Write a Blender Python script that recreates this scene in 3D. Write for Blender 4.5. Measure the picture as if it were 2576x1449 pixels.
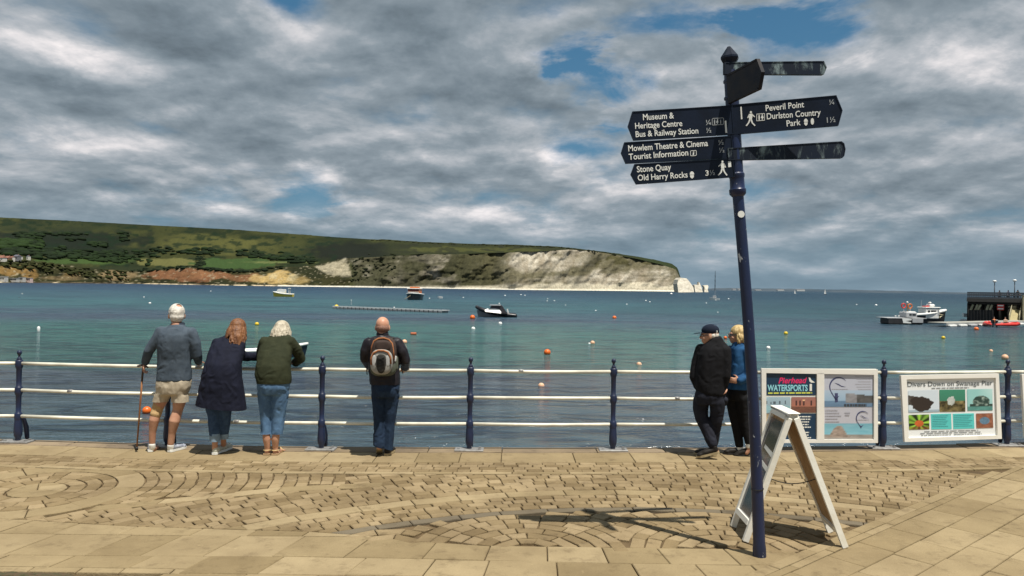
import bpy, bmesh, math, random
import numpy as np
from mathutils import Vector, Matrix, Euler
random.seed(7); rng = np.random.default_rng(7)
R = math.radians
S = bpy.context.scene
for o in list(bpy.data.objects): bpy.data.objects.remove(o)
COL = S.collection

# ------------------------------------------------------------------ camera
W, H, F = 2575.0, 1448.9, 1860.0            # photograph pixels used for measuring; focal length in those pixels
EYE = Vector((0, 0, 2.05)); SEA = -2.65
cam = bpy.data.cameras.new('camera'); co = bpy.data.objects.new('camera', cam); COL.objects.link(co)
cam.sensor_width = 36; cam.lens = 36*F/W; cam.clip_start = .1; cam.clip_end = 90000
CM = Matrix.Rotation(R(90-.0755), 3, 'X') @ Matrix.Rotation(R(.813), 3, 'Z')
co.matrix_world = Matrix.Translation(EYE) @ CM.to_4x4()
S.camera = co
S.render.resolution_x = 1024; S.render.resolution_y = 576

# ------------------------------------------------------------------ light
SUN = Vector((.48, -.57, 2.0)).normalized()   # direction towards the sun
SUN_EL = math.asin(SUN.z); SUN_AZ = math.atan2(SUN.x, SUN.y)
sl = bpy.data.lights.new('sun', 'SUN'); sl.energy = 5.0; sl.angle = R(.53); sl.color = (1, .95, .86)
so = bpy.data.objects.new('sun', sl); COL.objects.link(so)
so.rotation_euler = SUN.to_track_quat('Z', 'Y').to_euler()
S.view_settings.view_transform = 'Standard'; S.view_settings.look = 'None'
S.view_settings.exposure = .28; S.view_settings.gamma = 1; S.view_settings.use_curve_mapping = False

def ray(px, py):
    return (CM @ Vector(((px-W/2)/F, -(py-H/2)/F, -1)))
def on_z(px, py, z=0.0):
    d = ray(px, py); t = (z-EYE.z)/d.z
    return EYE + d*t
def at_y(px, py, Y):
    d = ray(px, py); return EYE + d*(Y/d.y)
def on_plane(px, py, p0, n):
    d = ray(px, py); t = (p0-EYE).dot(n)/d.dot(n)
    return EYE + d*t

# ------------------------------------------------------------------ node helpers
class NT:
    def __init__(s, nt): s.t = nt; s.n = nt.nodes; s.l = nt.links
    def add(s, typ, **kw):
        n = s.n.new(typ)
        for k, v in kw.items(): setattr(n, k, v)
        return n
    def put(s, sock, v):
        if hasattr(v, 'is_linked') or isinstance(v, bpy.types.NodeSocket): s.l.new(v, sock)
        elif v is not None: sock.default_value = v
    def math(s, op, a, b=None, c=None, clamp=False):
        n = s.add('ShaderNodeMath', operation=op, use_clamp=clamp)
        s.put(n.inputs[0], a); s.put(n.inputs[1], b)
        if c is not None: s.put(n.inputs[2], c)
        return n.outputs[0]
    def vmath(s, op, a, b=None):
        n = s.add('ShaderNodeVectorMath', operation=op); s.put(n.inputs[0], a)
        if b is not None: s.put(n.inputs[1], b)
        return n.outputs['Value'] if op in ('LENGTH', 'DOT_PRODUCT', 'DISTANCE') else n.outputs[0]
    def maprange(s, v, a, b, c=0., d=1., smooth=True):
        n = s.add('ShaderNodeMapRange', interpolation_type='SMOOTHSTEP' if smooth else 'LINEAR'); n.clamp = True
        s.put(n.inputs['Value'], v)
        for k, x in zip(('From Min', 'From Max', 'To Min', 'To Max'), (a, b, c, d)): s.put(n.inputs[k], x)
        return n.outputs[0]
    def noise(s, vec, scale, detail=4, rough=.5, dist=0., lac=2.):
        n = s.add('ShaderNodeTexNoise'); s.put(n.inputs['Vector'], vec)
        n.inputs['Scale'].default_value = scale; n.inputs['Detail'].default_value = detail
        n.inputs['Roughness'].default_value = rough; n.inputs['Distortion'].default_value = dist
        n.inputs['Lacunarity'].default_value = lac
        return n.outputs['Fac']
    def mix(s, f, a, b, typ='MIX'):
        n = s.add('ShaderNodeMix', data_type='RGBA', blend_type=typ); n.clamp_factor = True
        s.put(n.inputs[0], f); s.put(n.inputs[6], c4(a)); s.put(n.inputs[7], c4(b))
        return n.outputs[2]
    def ramp(s, v, stops, interp='LINEAR'):
        n = s.add('ShaderNodeValToRGB'); s.put(n.inputs[0], v); cr = n.color_ramp; cr.interpolation = interp
        while len(cr.elements) < len(stops): cr.elements.new(1.0)
        for e, (p, c) in zip(cr.elements, stops): e.position = p; e.color = c4(c)
        return n.outputs[0]
    def comb(s, x, y, z):
        n = s.add('ShaderNodeCombineXYZ')
        for i, v in enumerate((x, y, z)): s.put(n.inputs[i], v)
        return n.outputs[0]
    def sep(s, v):
        n = s.add('ShaderNodeSeparateXYZ'); s.put(n.inputs[0], v); return n.outputs
def c4(c):
    if isinstance(c, (tuple, list)) and len(c) == 3: return (*c, 1.0)
    return c

# ------------------------------------------------------------------ sky: blue air behind broken stratocumulus
world = bpy.data.worlds.new('World'); S.world = world; world.use_nodes = True
T = NT(world.node_tree); T.n.clear()
sky = T.add('ShaderNodeTexSky', sky_type='NISHITA'); sky.sun_disc = False
sky.sun_elevation = SUN_EL; sky.sun_rotation = SUN_AZ; sky.air_density = 1.0; sky.dust_density = .3; sky.ozone_density = 3.0
gen = T.add('ShaderNodeTexCoord').outputs['Generated']
dx, dy, dz = T.sep(gen)
def cloud_plane(dzz, k=.23):
    den = T.math('ADD', T.math('MAXIMUM', dzz, 0.0), k)
    return T.comb(T.math('DIVIDE', dx, den), T.math('DIVIDE', dy, den), 0.35)
pA = cloud_plane(dz); pB = cloud_plane(T.math('ADD', dz, .016))
def fb(p): return T.noise(p, 2.6, 10, .57, .12)
nA, nB = fb(pA), fb(pB)
big = T.noise(pA, .8, 3, .5, .3)
wrp = T.noise(pA, 3.0, 6, .62, .4)
def dirblob(px, py, wx, wy):
    c = ray(px, py).normalized()
    q = T.vmath('MULTIPLY', T.vmath('SUBTRACT', gen, tuple(c)), (F/wx, F/wx, F/wy))
    return T.maprange(T.math('ADD', T.vmath('LENGTH', q), T.math('MULTIPLY', T.math('SUBTRACT', wrp, .5), 3.4)), 1.3, -.1)
def total(lst):
    acc = None
    for px, py, wx, wy, s in lst:
        b = T.math('MULTIPLY', dirblob(px, py, wx, wy), s)
        acc = b if acc is None else T.math('ADD', acc, b)
    return acc
gaps = total([(1510,195,140,84,.46),(1440,120,130,60,.36),(1690,55,280,44,.33),(2030,60,170,86,.46),(735,5,100,45,.40),(780,480,110,60,.30),
              (640,515,210,40,.16),(1460,375,130,40,.30),(1950,470,110,60,.18),(1400,40,60,40,.14),(1600,250,90,60,.14)])
lumps = total([(470,120,360,120,.13),(950,60,260,110,.13),(560,370,300,80,.10),(1750,200,170,80,.10),(2350,200,300,150,.08),(1150,250,340,140,.08),(2420,430,300,60,.08),(130,230,300,100,.08)])
dens = T.math('ADD', T.math('SUBTRACT', nA, gaps), lumps)
mask = T.maprange(dens, .13, .49)
slope = T.math('SUBTRACT', nA, nB)                    # thinner cloud above -> a lit top edge
thick = T.math('ADD', T.math('MULTIPLY', dens, .55), T.math('MULTIPLY', big, .55))
lit = T.math('ADD', T.math('MULTIPLY', T.math('SUBTRACT', .60, thick), 1.5), T.math('MULTIPLY', slope, 2.1))
glow = total([(290,160,120,50,.26),(700,70,150,60,.34),(200,365,210,50,.22),(800,345,150,50,.22),(1230,150,140,50,.16),(1740,215,170,80,.26),(2330,150,200,90,.22),(2080,100,140,70,.2),
              (100,60,160,80,.22),(330,490,170,26,.20),(560,545,170,28,.28),(2280,560,180,30,.26),(1290,545,240,34,.18),(1450,410,110,44,.18),(850,470,80,44,.12),(60,120,120,60,.16),(2520,120,140,110,.16)])
lit = T.math('ADD', T.math('ADD', lit, glow), .33)
ccol = T.ramp(lit, [(0.0,(.105,.135,.160)),(.20,(.155,.195,.228)),(.42,(.228,.272,.308)),(.66,(.39,.415,.445)),(1.0,(.82,.77,.765))])
hz = T.maprange(dz, .0, .135, 1.0, 0.0)
ccol = T.mix(T.math('MULTIPLY', hz, .72), ccol, (.175, .262, .330))
hs = T.add('ShaderNodeHueSaturation'); hs.inputs['Saturation'].default_value = 1.25; hs.inputs['Value'].default_value = 1.0
T.l.new(sky.outputs[0], hs.inputs['Color'])
b1 = T.add('ShaderNodeBackground'); T.l.new(T.mix(T.maprange(dz, .05, .40, .75, .25), T.mix(1.0, hs.outputs[0], (.80, .97, .84), 'MULTIPLY'), (1.05, 2.35, 3.9)), b1.inputs[0]); b1.inputs[1].default_value = .075
b2 = T.add('ShaderNodeBackground'); T.l.new(ccol, b2.inputs[0]); b2.inputs[1].default_value = 1.0
mx = T.add('ShaderNodeMixShader'); T.l.new(T.math('MAXIMUM', mask, T.maprange(dz, .03, .13, 1., 0.)), mx.inputs[0]); T.l.new(b1.outputs[0], mx.inputs[1]); T.l.new(b2.outputs[0], mx.inputs[2])
wo = T.add('ShaderNodeOutputWorld'); T.l.new(mx.outputs[0], wo.inputs[0])

# ------------------------------------------------------------------ materials
MATS = {}
def mat(name, col, rough=.6, col2=None, nscale=8., spec=.5, metal=0., bump=0., bscale=40., rnd=0., attr=None, island=0., coord='Object', detail=5, lo=.35, hi=.65, coat=0., stretch=None):
    """procedural Principled material: two colours mixed by noise, optional bump, random value per object / island, optional colour attribute"""
    m = bpy.data.materials.new(name); m.use_nodes = True; t = NT(m.node_tree); t.n.clear()
    out = t.add('ShaderNodeOutputMaterial'); b = t.add('ShaderNodeBsdfPrincipled'); t.l.new(b.outputs[0], out.inputs[0])
    tc = t.add('ShaderNodeTexCoord').outputs[coord] if coord != 'Position' else t.add('ShaderNodeNewGeometry').outputs['Position']
    if stretch: tc = t.vmath('MULTIPLY', tc, stretch)
    c = c4(col)
    if attr:
        a = t.add('ShaderNodeVertexColor', layer_name=attr); c = a.outputs[0]
    if col2 is not None:
        f = t.maprange(t.noise(tc, nscale, detail, .6), lo, hi)
        c = t.mix(f, c, col2) if not attr else t.mix(f, c, t.mix(1.0, c, col2, 'MULTIPLY'))
    if rnd or island:
        r = t.math('MULTIPLY', t.math('SUBTRACT', t.add('ShaderNodeObjectInfo').outputs['Random'], .5), rnd*2) if rnd else 0.0
        i = t.math('MULTIPLY', t.math('SUBTRACT', t.add('ShaderNodeNewGeometry').outputs['Random Per Island'], .5), island*2) if island else 0.0
        v = t.math('ADD', t.math('ADD', r, i), 1.0)
        c = t.mix(1.0, c, t.comb(v, v, t.math('POWER', v, 1.25)), 'MULTIPLY')
    t.put(b.inputs['Base Color'], c); b.inputs['Roughness'].default_value = rough; b.inputs['Metallic'].default_value = metal
    b.inputs['Specular IOR Level'].default_value = spec
    if coat: b.inputs['Coat Weight'].default_value = coat
    if bump:
        bp = t.add('ShaderNodeBump'); bp.inputs['Strength'].default_value = bump; bp.inputs['Distance'].default_value = .01
        t.l.new(t.noise(tc, bscale, 5, .6), bp.inputs['Height']); t.l.new(bp.outputs[0], b.inputs['Normal'])
    MATS[name] = m; return m

# ------------------------------------------------------------------ numpy noise
def _h(i, j, k):
    n = (i*374761393 + j*668265263 + k*1274126177) & 0xffffffff
    n = ((n ^ (n >> 13))*1274126177) & 0xffffffff
    return ((n ^ (n >> 16)) & 0xffff)/65535.0
def vnoise(p):
    p = np.asarray(p, float); i = np.floor(p).astype(np.int64); f = p-i; f = f*f*(3-2*f); r = 0
    for a in (0, 1):
        for b in (0, 1):
            for c in (0, 1):
                w = (f[:,0] if a else 1-f[:,0])*(f[:,1] if b else 1-f[:,1])*(f[:,2] if c else 1-f[:,2])
                r = r + w*_h(i[:,0]+a, i[:,1]+b, i[:,2]+c)
    return r
def fbm(p, o=4):
    p = np.asarray(p, float); s = 0; a = .5; t = 0
    for k in range(o):
        s = s + a*vnoise(p*(2**k)+k*17.3); t += a; a *= .5
    return s/t

# ------------------------------------------------------------------ mesh helpers
def frame(t, ref=Vector((0, 1, 0))):
    t = t.normalized()
    if abs(t.dot(ref)) > .93: ref = Vector((0, 0, 1)) if abs(t.z) < .9 else Vector((1, 0, 0))
    s = ref.cross(t).normalized(); u = t.cross(s)
    return s, u
class MB:
    def __init__(s): s.v = []; s.f = []; s.c = None
    def add(s, vs, fs):
        o = len(s.v); s.v += [tuple(x) for x in vs]; s.f += [tuple(i+o for i in f) for f in fs]; return s
    def box(s, c, size, rot=None, taper=1.0, bev=0.0):
        c = Vector(c); hx, hy, hz = (x/2 for x in size); M = rot or Matrix.Identity(3)
        if bev <= 0:
            vs = []
            for z, k in ((-hz, 1), (hz, taper)):
                vs += [(-hx*k, -hy*k, z), (hx*k, -hy*k, z), (hx*k, hy*k, z), (-hx*k, hy*k, z)]
            fs = [(3,2,1,0),(4,5,6,7),(0,1,5,4),(1,2,6,5),(2,3,7,6),(3,0,4,7)]
        else:
            b = bev; vs = []
            for z, i in ((-hz, b), (-hz+b, 0), (hz-b, 0), (hz, b)):
                vs += [(-hx+i, -hy+i, z), (hx-i, -hy+i, z), (hx-i, hy-i, z), (-hx+i, hy-i, z)]
            fs = [(3,2,1,0),(12,13,14,15)]
            for r in range(3):
                for k in range(4): a = r*4+k; b2 = r*4+(k+1) % 4; fs.append((a, b2, b2+4, a+4))
        return s.add([c+M@Vector(v) for v in vs], fs)
    def tube(s, pts, rad, n=10, cap=True, ell=None, rnd=False, refs=None):
        pts = [Vector(p) for p in pts]; m = len(pts)
        if not hasattr(rad, '__len__'): rad = [rad]*m
        rings = []
        P = []; RR = []
        for i, (p, r) in enumerate(zip(pts, rad)):
            t = (pts[min(i+1, m-1)]-pts[max(i-1, 0)])
            if t.length < 1e-9: t = Vector((0, 0, 1))
            P.append((p, t.normalized(), r))
        if rnd:   # rounded ends
            def endcap(p, t, r, sgn):
                rr = r if not isinstance(r, tuple) else min(r[:2]); out = []
                for a in (80, 55, 28):
                    k = math.cos(R(a)); e = math.sin(R(a))*rr*.8
                    r2 = r*k if not isinstance(r, tuple) else tuple([r[0]*k, r[1]*k]+list(r[2:]))
                    out.append((p+t*e*sgn, t, r2))
                return out
            P = endcap(P[0][0], P[0][1], P[0][2], -1) + P + endcap(P[-1][0], P[-1][1], P[-1][2], 1)[::-1]
        vs = []
        for p, t, r in P:
            a, u = frame(t)
            rx, ry = (r, r) if not isinstance(r, tuple) else r[:2]
            if isinstance(r, tuple) and len(r) > 2:      # yaw of an elliptical torso ring
                y = R(r[2]); a = Vector((math.cos(y), math.sin(y), 0)); u = t.cross(a).normalized(); a = u.cross(t).normalized()
            for k in range(n):
                w = 2*math.pi*k/n
                vs.append(p + a*(rx*math.cos(w)) + u*(ry*math.sin(w)))
        fs = []
        for i in range(len(P)-1):
            for k in range(n):
                k2 = (k+1) % n; fs.append((i*n+k, i*n+k2, (i+1)*n+k2, (i+1)*n+k))
        if cap:
            fs.append(tuple(range(n))[::-1]); fs.append(tuple((len(P)-1)*n+k for k in range(n)))
        return s.add(vs, fs)
    def lathe(s, prof, n=16, c=(0, 0, 0), M=None):
        c = Vector(c); vs = []
        for r, z in prof:
            for k in range(n):
                w = 2*math.pi*k/n; v = Vector((max(r, 1e-4)*math.cos(w), max(r, 1e-4)*math.sin(w), z)); vs.append(c+(M@v if M else v))
        fs = [(i*n+k, i*n+(k+1) % n, (i+1)*n+(k+1) % n, (i+1)*n+k) for i in range(len(prof)-1) for k in range(n)]
        fs += [tuple(range(n))[::-1], tuple((len(prof)-1)*n+k for k in range(n))]
        return s.add(vs, fs)
    def ball(s, c, r, n=14, m=8, M=None):
        if not hasattr(r, '__len__'): r = (r, r, r)
        prof = [(math.sin(math.pi*i/m), -math.cos(math.pi*i/m)) for i in range(m+1)]
        D = Matrix.Diagonal(r)
        return s.lathe(prof, n, c, (M@D) if M else D)
    def slab(s, pts, n, th):
        """extrude a 3-D planar polygon along n by th (front face at +n)"""
        pts = [Vector(p) for p in pts]; n = Vector(n).normalized(); k = len(pts)
        vs = pts + [p+n*th for p in pts]
        fs = [tuple(range(k))[::-1], tuple(range(k, 2*k))] + [(i, (i+1) % k, k+(i+1) % k, k+i) for i in range(k)]
        return s.add(vs, fs)
    def build(s, name, material, parent=None, smooth=False, auto=None):
        me = bpy.data.meshes.new(name); me.from_pydata(s.v, [], s.f); me.validate(); me.update()
        return link_mesh(name, me, material, parent, smooth, auto)
def fixn(me):
    bm = bmesh.new(); bm.from_mesh(me); bmesh.ops.recalc_face_normals(bm, faces=bm.faces); bm.to_mesh(me); bm.free()
def link_mesh(name, me, material, parent=None, smooth=False, auto=None):
    fixn(me)
    if material is not None:
        me.materials.clear(); me.materials.append(material)
    if smooth or auto:
        me.polygons.foreach_set('use_smooth', [True]*len(me.polygons))
        if auto: me.set_sharp_from_angle(angle=R(auto))
    o = bpy.data.objects.new(name, me); COL.objects.link(o)
    if parent is not None: o.parent = parent
    return o
def tag(o, label=None, cat=None, group=None, kind=None):
    if label: o['label'] = label
    if cat: o['category'] = cat
    if group: o['group'] = group
    if kind: o['kind'] = kind
    return o
def thing(name, label, cat, loc=(0, 0, 0), rz=0., group=None):
    o = bpy.data.objects.new(name, None); COL.objects.link(o); o.empty_display_size = .2
    o.location = loc; o.rotation_euler = (0, 0, rz); return tag(o, label, cat, group)
def kids(o): return [c for c in bpy.data.objects if c.parent is o]
def copy_tree(o, label=None, cs=None):
    cs = cs if cs is not None else kids(o)
    c = o.copy(); COL.objects.link(c)
    if label: c['label'] = label
    for ch in cs:
        d = ch.copy(); COL.objects.link(d); d.parent = c
        for g in kids(ch):
            e = g.copy(); COL.objects.link(e); e.parent = d
    return c
def colored(o, fn):
    """colour attribute 'col' per corner from fn(Nx3 array of local vertex positions) -> Nx3"""
    me = o.data; n = len(me.vertices); p = np.empty(n*3); me.vertices.foreach_get('co', p); c = fn(p.reshape(-1, 3))
    a = me.color_attributes.new('col', 'FLOAT_COLOR', 'POINT'); a.data.foreach_set('color', np.concatenate([c, np.ones((n, 1))], 1).ravel())
DG = None
def solid(name, mb, material, parent, voxel=.012, smooth=4, wrinkle=0., wscale=(14, 14, 6), seed=0., fn=None):
    """one continuous skin grown over overlapping tapered volumes"""
    me = bpy.data.meshes.new(name); me.from_pydata(mb.v, [], mb.f); me.validate(); fixn(me)
    o = bpy.data.objects.new(name, me); COL.objects.link(o)
    m = o.modifiers.new('r', 'REMESH'); m.mode = 'VOXEL'; m.voxel_size = voxel
    if smooth:
        k = o.modifiers.new('s', 'SMOOTH'); k.iterations = smooth; k.factor = .5
    dg = bpy.context.evaluated_depsgraph_get(); dg.update()
    nm = bpy.data.meshes.new_from_object(o.evaluated_get(dg))
    bpy.data.objects.remove(o); nm.name = name
    if wrinkle:
        n = len(nm.vertices); p = np.empty(n*3); nm.vertices.foreach_get('co', p); p = p.reshape(-1, 3)
        q = np.empty(n*3); nm.vertices.foreach_get('normal', q); q = q.reshape(-1, 3)
        w = np.array(wscale)*p; w = w + 1.6*(fbm(p*7+seed, 2)[:, None]-.5)*np.array([1, 1, 2.5])
        f = fbm(w+seed, 3); f = 1-np.abs(2*f-1)*1.9
        p = p + q*((f-.3)*wrinkle)[:, None]
        nm.vertices.foreach_set('co', p.ravel()); nm.update()
    ob = link_mesh(name, nm, material, parent, True)
    if fn: colored(ob, fn)
    return ob
def trim(o, z, nx=0., ny=0.):
    """cut a garment off cleanly along its hem (z at the origin, sloping by nx, ny)"""
    bm = bmesh.new(); bm.from_mesh(o.data); n = Vector((-nx, -ny, 1)).normalized()
    bmesh.ops.bisect_plane(bm, geom=bm.verts[:]+bm.edges[:]+bm.faces[:], plane_co=(0, 0, z), plane_no=n, clear_inner=True)
    bm.to_mesh(o.data); bm.free(); o.data.polygons.foreach_set('use_smooth', [True]*len(o.data.polygons)); return o
FONT = {}
def text_mesh(s, bold=0.):
    k = (s, bold)
    if k in FONT: return FONT[k]
    cu = bpy.data.curves.new('t', 'FONT'); cu.body = s; cu.size = 1; cu.resolution_u = 3; cu.offset = bold; cu.fill_mode = 'FRONT'
    o = bpy.data.objects.new('t', cu); COL.objects.link(o)
    dg = bpy.context.evaluated_depsgraph_get(); me = bpy.data.meshes.new_from_object(o.evaluated_get(dg))
    bpy.data.objects.remove(o); n = len(me.vertices); p = np.empty(n*3); me.vertices.foreach_get('co', p); p = p.reshape(-1, 3)
    r = (p, [tuple(f.vertices) for f in me.polygons]); FONT[k] = r; return r
# ================================================================== SEA
def sea_material():
    m = bpy.data.materials.new('sea_water'); m.use_nodes = True; t = NT(m.node_tree); t.n.clear()
    out = t.add('ShaderNodeOutputMaterial'); b = t.add('ShaderNodeBsdfPrincipled'); t.l.new(b.outputs[0], out.inputs[0])
    pos = t.add('ShaderNodeNewGeometry').outputs['Position']
    x, y, z = t.sep(pos)
    wob = t.noise(t.vmath('MULTIPLY', pos, (.012, .03, 1)), 1., 4, .55)
    wob2 = t.noise(t.vmath('MULTIPLY', pos, (.05, .13, 1)), 1., 4, .6)
    ly = t.math('LOGARITHM', y, 10.0)                          # bands of weed and sand on the bed, by distance from the quay
    ly = t.math('ADD', ly, t.math('MULTIPLY', t.math('SUBTRACT', wob, .5), .30))
    ly = t.math('ADD', ly, t.math('MULTIPLY', t.math('SUBTRACT', wob2, .5), .16))
    v = t.math('MULTIPLY', t.math('SUBTRACT', ly, 1.0), .5)    # 10 m -> 0, 100 m -> .5, 1 km -> 1
    c = t.ramp(v, [(0.00,(.046,.066,.084)),(.20,(.046,.066,.086)),(.305,(.050,.062,.084)),(.335,(.034,.080,.082)),(.43,(.025,.088,.084)),(.475,(.028,.070,.082)),
                   (.510,(.030,.050,.080)),(.55,(.028,.074,.094)),(.62,(.026,.082,.098)),(.70,(.026,.072,.098)),(.82,(.018,.050,.084)),(.95,(.012,.034,.068))])
    rt = t.maprange(x, 10., 70., 0, 1)                          # deeper water off the pier
    c = t.mix(t.math('MULTIPLY', rt, .5), c, (.008, .034, .050))
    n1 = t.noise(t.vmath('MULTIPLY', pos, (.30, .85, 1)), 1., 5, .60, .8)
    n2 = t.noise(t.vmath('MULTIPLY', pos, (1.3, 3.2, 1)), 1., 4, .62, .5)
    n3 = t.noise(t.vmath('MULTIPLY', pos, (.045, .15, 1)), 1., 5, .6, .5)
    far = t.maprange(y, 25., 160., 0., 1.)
    # wave light and shade put into the colour: darker troughs, lighter crests
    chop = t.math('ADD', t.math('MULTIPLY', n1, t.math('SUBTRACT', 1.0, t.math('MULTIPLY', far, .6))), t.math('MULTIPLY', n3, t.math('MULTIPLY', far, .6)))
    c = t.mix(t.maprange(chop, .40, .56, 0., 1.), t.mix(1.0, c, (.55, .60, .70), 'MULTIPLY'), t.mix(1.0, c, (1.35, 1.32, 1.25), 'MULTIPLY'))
    c = t.mix(1.0, c, (.88, 1.00, 1.02), 'MULTIPLY')
    t.l.new(c, b.inputs['Base Color'])
    b.inputs['IOR'].default_value = 1.33; t.l.new(t.math('ADD', .12, t.math('MULTIPLY', far, .22)), b.inputs['Roughness'])
    t.l.new(t.math('SUBTRACT', .40, t.math('MULTIPLY', t.maprange(y, 40., 600.), .22)), b.inputs['Specular IOR Level'])
    h = t.math('ADD', t.math('MULTIPLY', n1, t.math('ADD', .55, t.math('MULTIPLY', far, .5))), t.math('MULTIPLY', n2, .10))
    h = t.math('ADD', h, t.math('MULTIPLY', n3, t.math('MULTIPLY', far, 2.6)))
    bp = t.add('ShaderNodeBump'); bp.inputs['Strength'].default_value = 1.; bp.inputs['Distance'].default_value = 1.0
    t.l.new(h, bp.inputs['Height']); t.l.new(bp.outputs[0], b.inputs['Normal'])
    return m
mb = MB()
ys = [9.0, 14, 20, 30, 50, 90, 170, 350, 700, 1500, 4000, 12000, 40000]
for i in range(len(ys)-1):
    a, c = ys[i], ys[i+1]; ka, kc = a*1.6+60, c*1.6+60
    mb.add([(-ka, a, SEA), (ka, a, SEA), (kc, c, SEA), (-kc, c, SEA)], [(0, 1, 2, 3)])
sea = mb.build('sea', sea_material()); tag(sea, 'choppy teal and blue sea of the bay', kind='structure')

# ================================================================== HEADLAND
def pl(pts):
    xs, ys_ = zip(*pts); return lambda x: np.interp(x, xs, ys_)
RIDGE = pl([(-760,520),(-400,528),(-60,543),(0,547),(170,555),(350,565),(580,577),(730,588),(850,597),(950,603),(965,602),(1050,608),(1180,613),(1300,616),(1400,620),(1450,625),(1500,631),(1560,639),(1600,645),(1650,654),(1690,664),(1704,674),(1712,700),(1718,733)])
CLIFF = pl([(-760,643),(-60,652),(0,652),(60,655),(100,660),(160,668),(230,676),(300,682),(370,683),(420,678),(480,673),(540,680),(600,685),(660,682),(700,674),(780,670),(810,664),(850,654),(880,650),(930,648),(1000,644),(1060,640),(1150,640),(1250,637),(1370,632),(1430,628),(1480,631),(1540,640),(1600,651),(1660,665),(1700,678),(1712,704),(1718,733.5)])
SHORE = pl([(-760,702),(-60,710.3),(0,711),(350,714.2),(600,718.5),(860,722),(1000,724),(1300,729),(1500,731),(1700,733.4),(1720,733.6)])
RDEP = pl([(-60,620),(0,600),(500,500),(800,380),(1000,230),(1150,150),(1300,90),(1450,60),(1600,45),(1720,30)])
HS = 1.72; NCL, NSL = 34, 42
px_ = np.concatenate([np.linspace(-760, -66, 70), np.linspace(-60, 1718, 560)]); NC = len(px_)
rows = 2+NCL+NSL+6
P3 = np.zeros((rows, NC, 3)); PXY = np.zeros((rows, NC, 2)); ROWV = np.zeros((rows, NC))
nz = lambda x, y, s, o=4: fbm(np.stack([np.full(1, x)*s, np.full(1, y)*s, np.full(1, 3.)], 1), o)[0]
def fg(x, y, s, o): return fbm(np.stack([x.ravel()*s, y.ravel()*s, np.full(x.size, 3.)], 1), o).reshape(x.shape)
SYs, CYs, RDs = SHORE(px_), CLIFF(px_), RDEP(px_)
RYs = RIDGE(px_)-3.6*np.maximum(0, fg(px_, px_*0+5, .09, 4)-.5)*np.where(px_ > 560, 1, .5)      # scrub along the skyline
RYs = np.minimum(RYs, CYs-.2)
vC = (np.arange(NCL)+1)/NCL; vS = (np.arange(NSL)+1)/NSL
PYC = SYs+(CYs-SYs)*vC[:, None]; PYS = CYs+(RYs-CYs)*vS[:, None]; PXg = np.tile(px_, (NCL, 1)); PXs = np.tile(px_, (NSL, 1))
LW = np.where(px_ < 880, .55, 1.)
RELC = ((fg(PXg+.8*PYC, PYC*.85, .030, 5)-.5)*24+(fg(PXg*1.2+PYC*.6, PYC*.45, .10, 3)-.5)*7+(fg(PXg*.35, PYC*1.6, .16, 3)-.5)*3.5)*np.minimum(1, (1718-px_)/60.)*np.minimum(1, vC[:, None]*4)*LW
RELS = (fg(PXs*.6, PYS*1.5, .03, 3)-.5)*50*np.minimum(1, np.minimum((1-vS)*3, vS*3))[:, None]*np.minimum(1, RDs/300)
for j, px in enumerate(px_):
    sy, cy, ry = SYs[j], CYs[j], RYs[j]
    Y0 = on_z(px, sy, SEA).y; D = (26 if px < 880 else 34)*HS
    def put(r, py, Y, v):
        P3[r, j] = at_y(px, py, Y); PXY[r, j] = (px, py); ROWV[r, j] = v
    put(0, sy+3, Y0-25, -1); P3[0, j, 2] = SEA-3
    put(1, sy, Y0, 0)
    for k in range(NCL): put(2+k, PYC[k, j], Y0+8+vC[k]**1.25*D-RELC[k, j]*HS, vC[k])
    Yc = Y0+8+D; Yr = Yc+RDs[j]*HS
    for k in range(NSL): put(2+NCL+k, PYS[k, j], Yc+(Yr-Yc)*vS[k]**1.15+RELS[k, j]*HS, 1+vS[k])
    top = P3[1+NCL+NSL, j].copy()
    for k in range(6):
        d = (k+1)/6; q = top.copy(); q[1] += d*(400 if px < 1650 else 60); q[0] *= q[1]/top[1]; q[2] = top[2]*(1-d**2)+(SEA-3)*d**2
        P3[2+NCL+NSL+k, j] = q; PXY[2+NCL+NSL+k, j] = (px, ry); ROWV[2+NCL+NSL+k, j] = 2
# --- what grows and shows where: soil, chalk, grass, scrub and darker patches
X, Yp, V = PXY[..., 0].ravel(), PXY[..., 1].ravel(), ROWV.ravel()
def N(sx, sy, o=4, s=0.): return fbm(np.stack([X*sx+s, Yp*sy+s*1.7, np.full_like(X, s)], 1), o)
def sm(x, a, b): t = np.clip((x-a)/(b-a), 0, 1); return t*t*(3-2*t)
def mixc(c, col, f): f = np.clip(f, 0, 1)[:, None]; return c*(1-f)+np.array(col)*f
def blob(cx, cy, rx, ry, e=.35): return 1-sm(np.sqrt(((X-cx)/rx)**2+((Yp-cy)/ry)**2)+(N(.05, .14, 3, 9.)-.5)*.9, 1-e, 1+e*.4)
n1, n2, n3 = N(.012, .05, 5, 1.), N(.05, .16, 4, 5.), N(.14, .3, 3, 8.)
c = np.tile(np.array([.030, .040, .012]), (len(X), 1))
c = mixc(c, (.075, .078, .020), sm(n1, .42, .62))
c = mixc(c, (.150, .142, .036), blob(500, 612, 130, 26)*.8+blob(650, 622, 120, 24)*.6+blob(330, 612, 60, 15)*.5)
c = mixc(c, (.060, .068, .018), blob(780, 625, 110, 26)*.6)
c = mixc(c, (.016, .024, .012), blob(150, 605, 260, 34)*.95)
c = mixc(c, (.018, .022, .012), blob(900, 632, 130, 26)*.95+blob(860, 700, 70, 20)*.5)
c = mixc(c, (.045, .055, .018), blob(120, 572, 260, 12)*.7)
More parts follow.
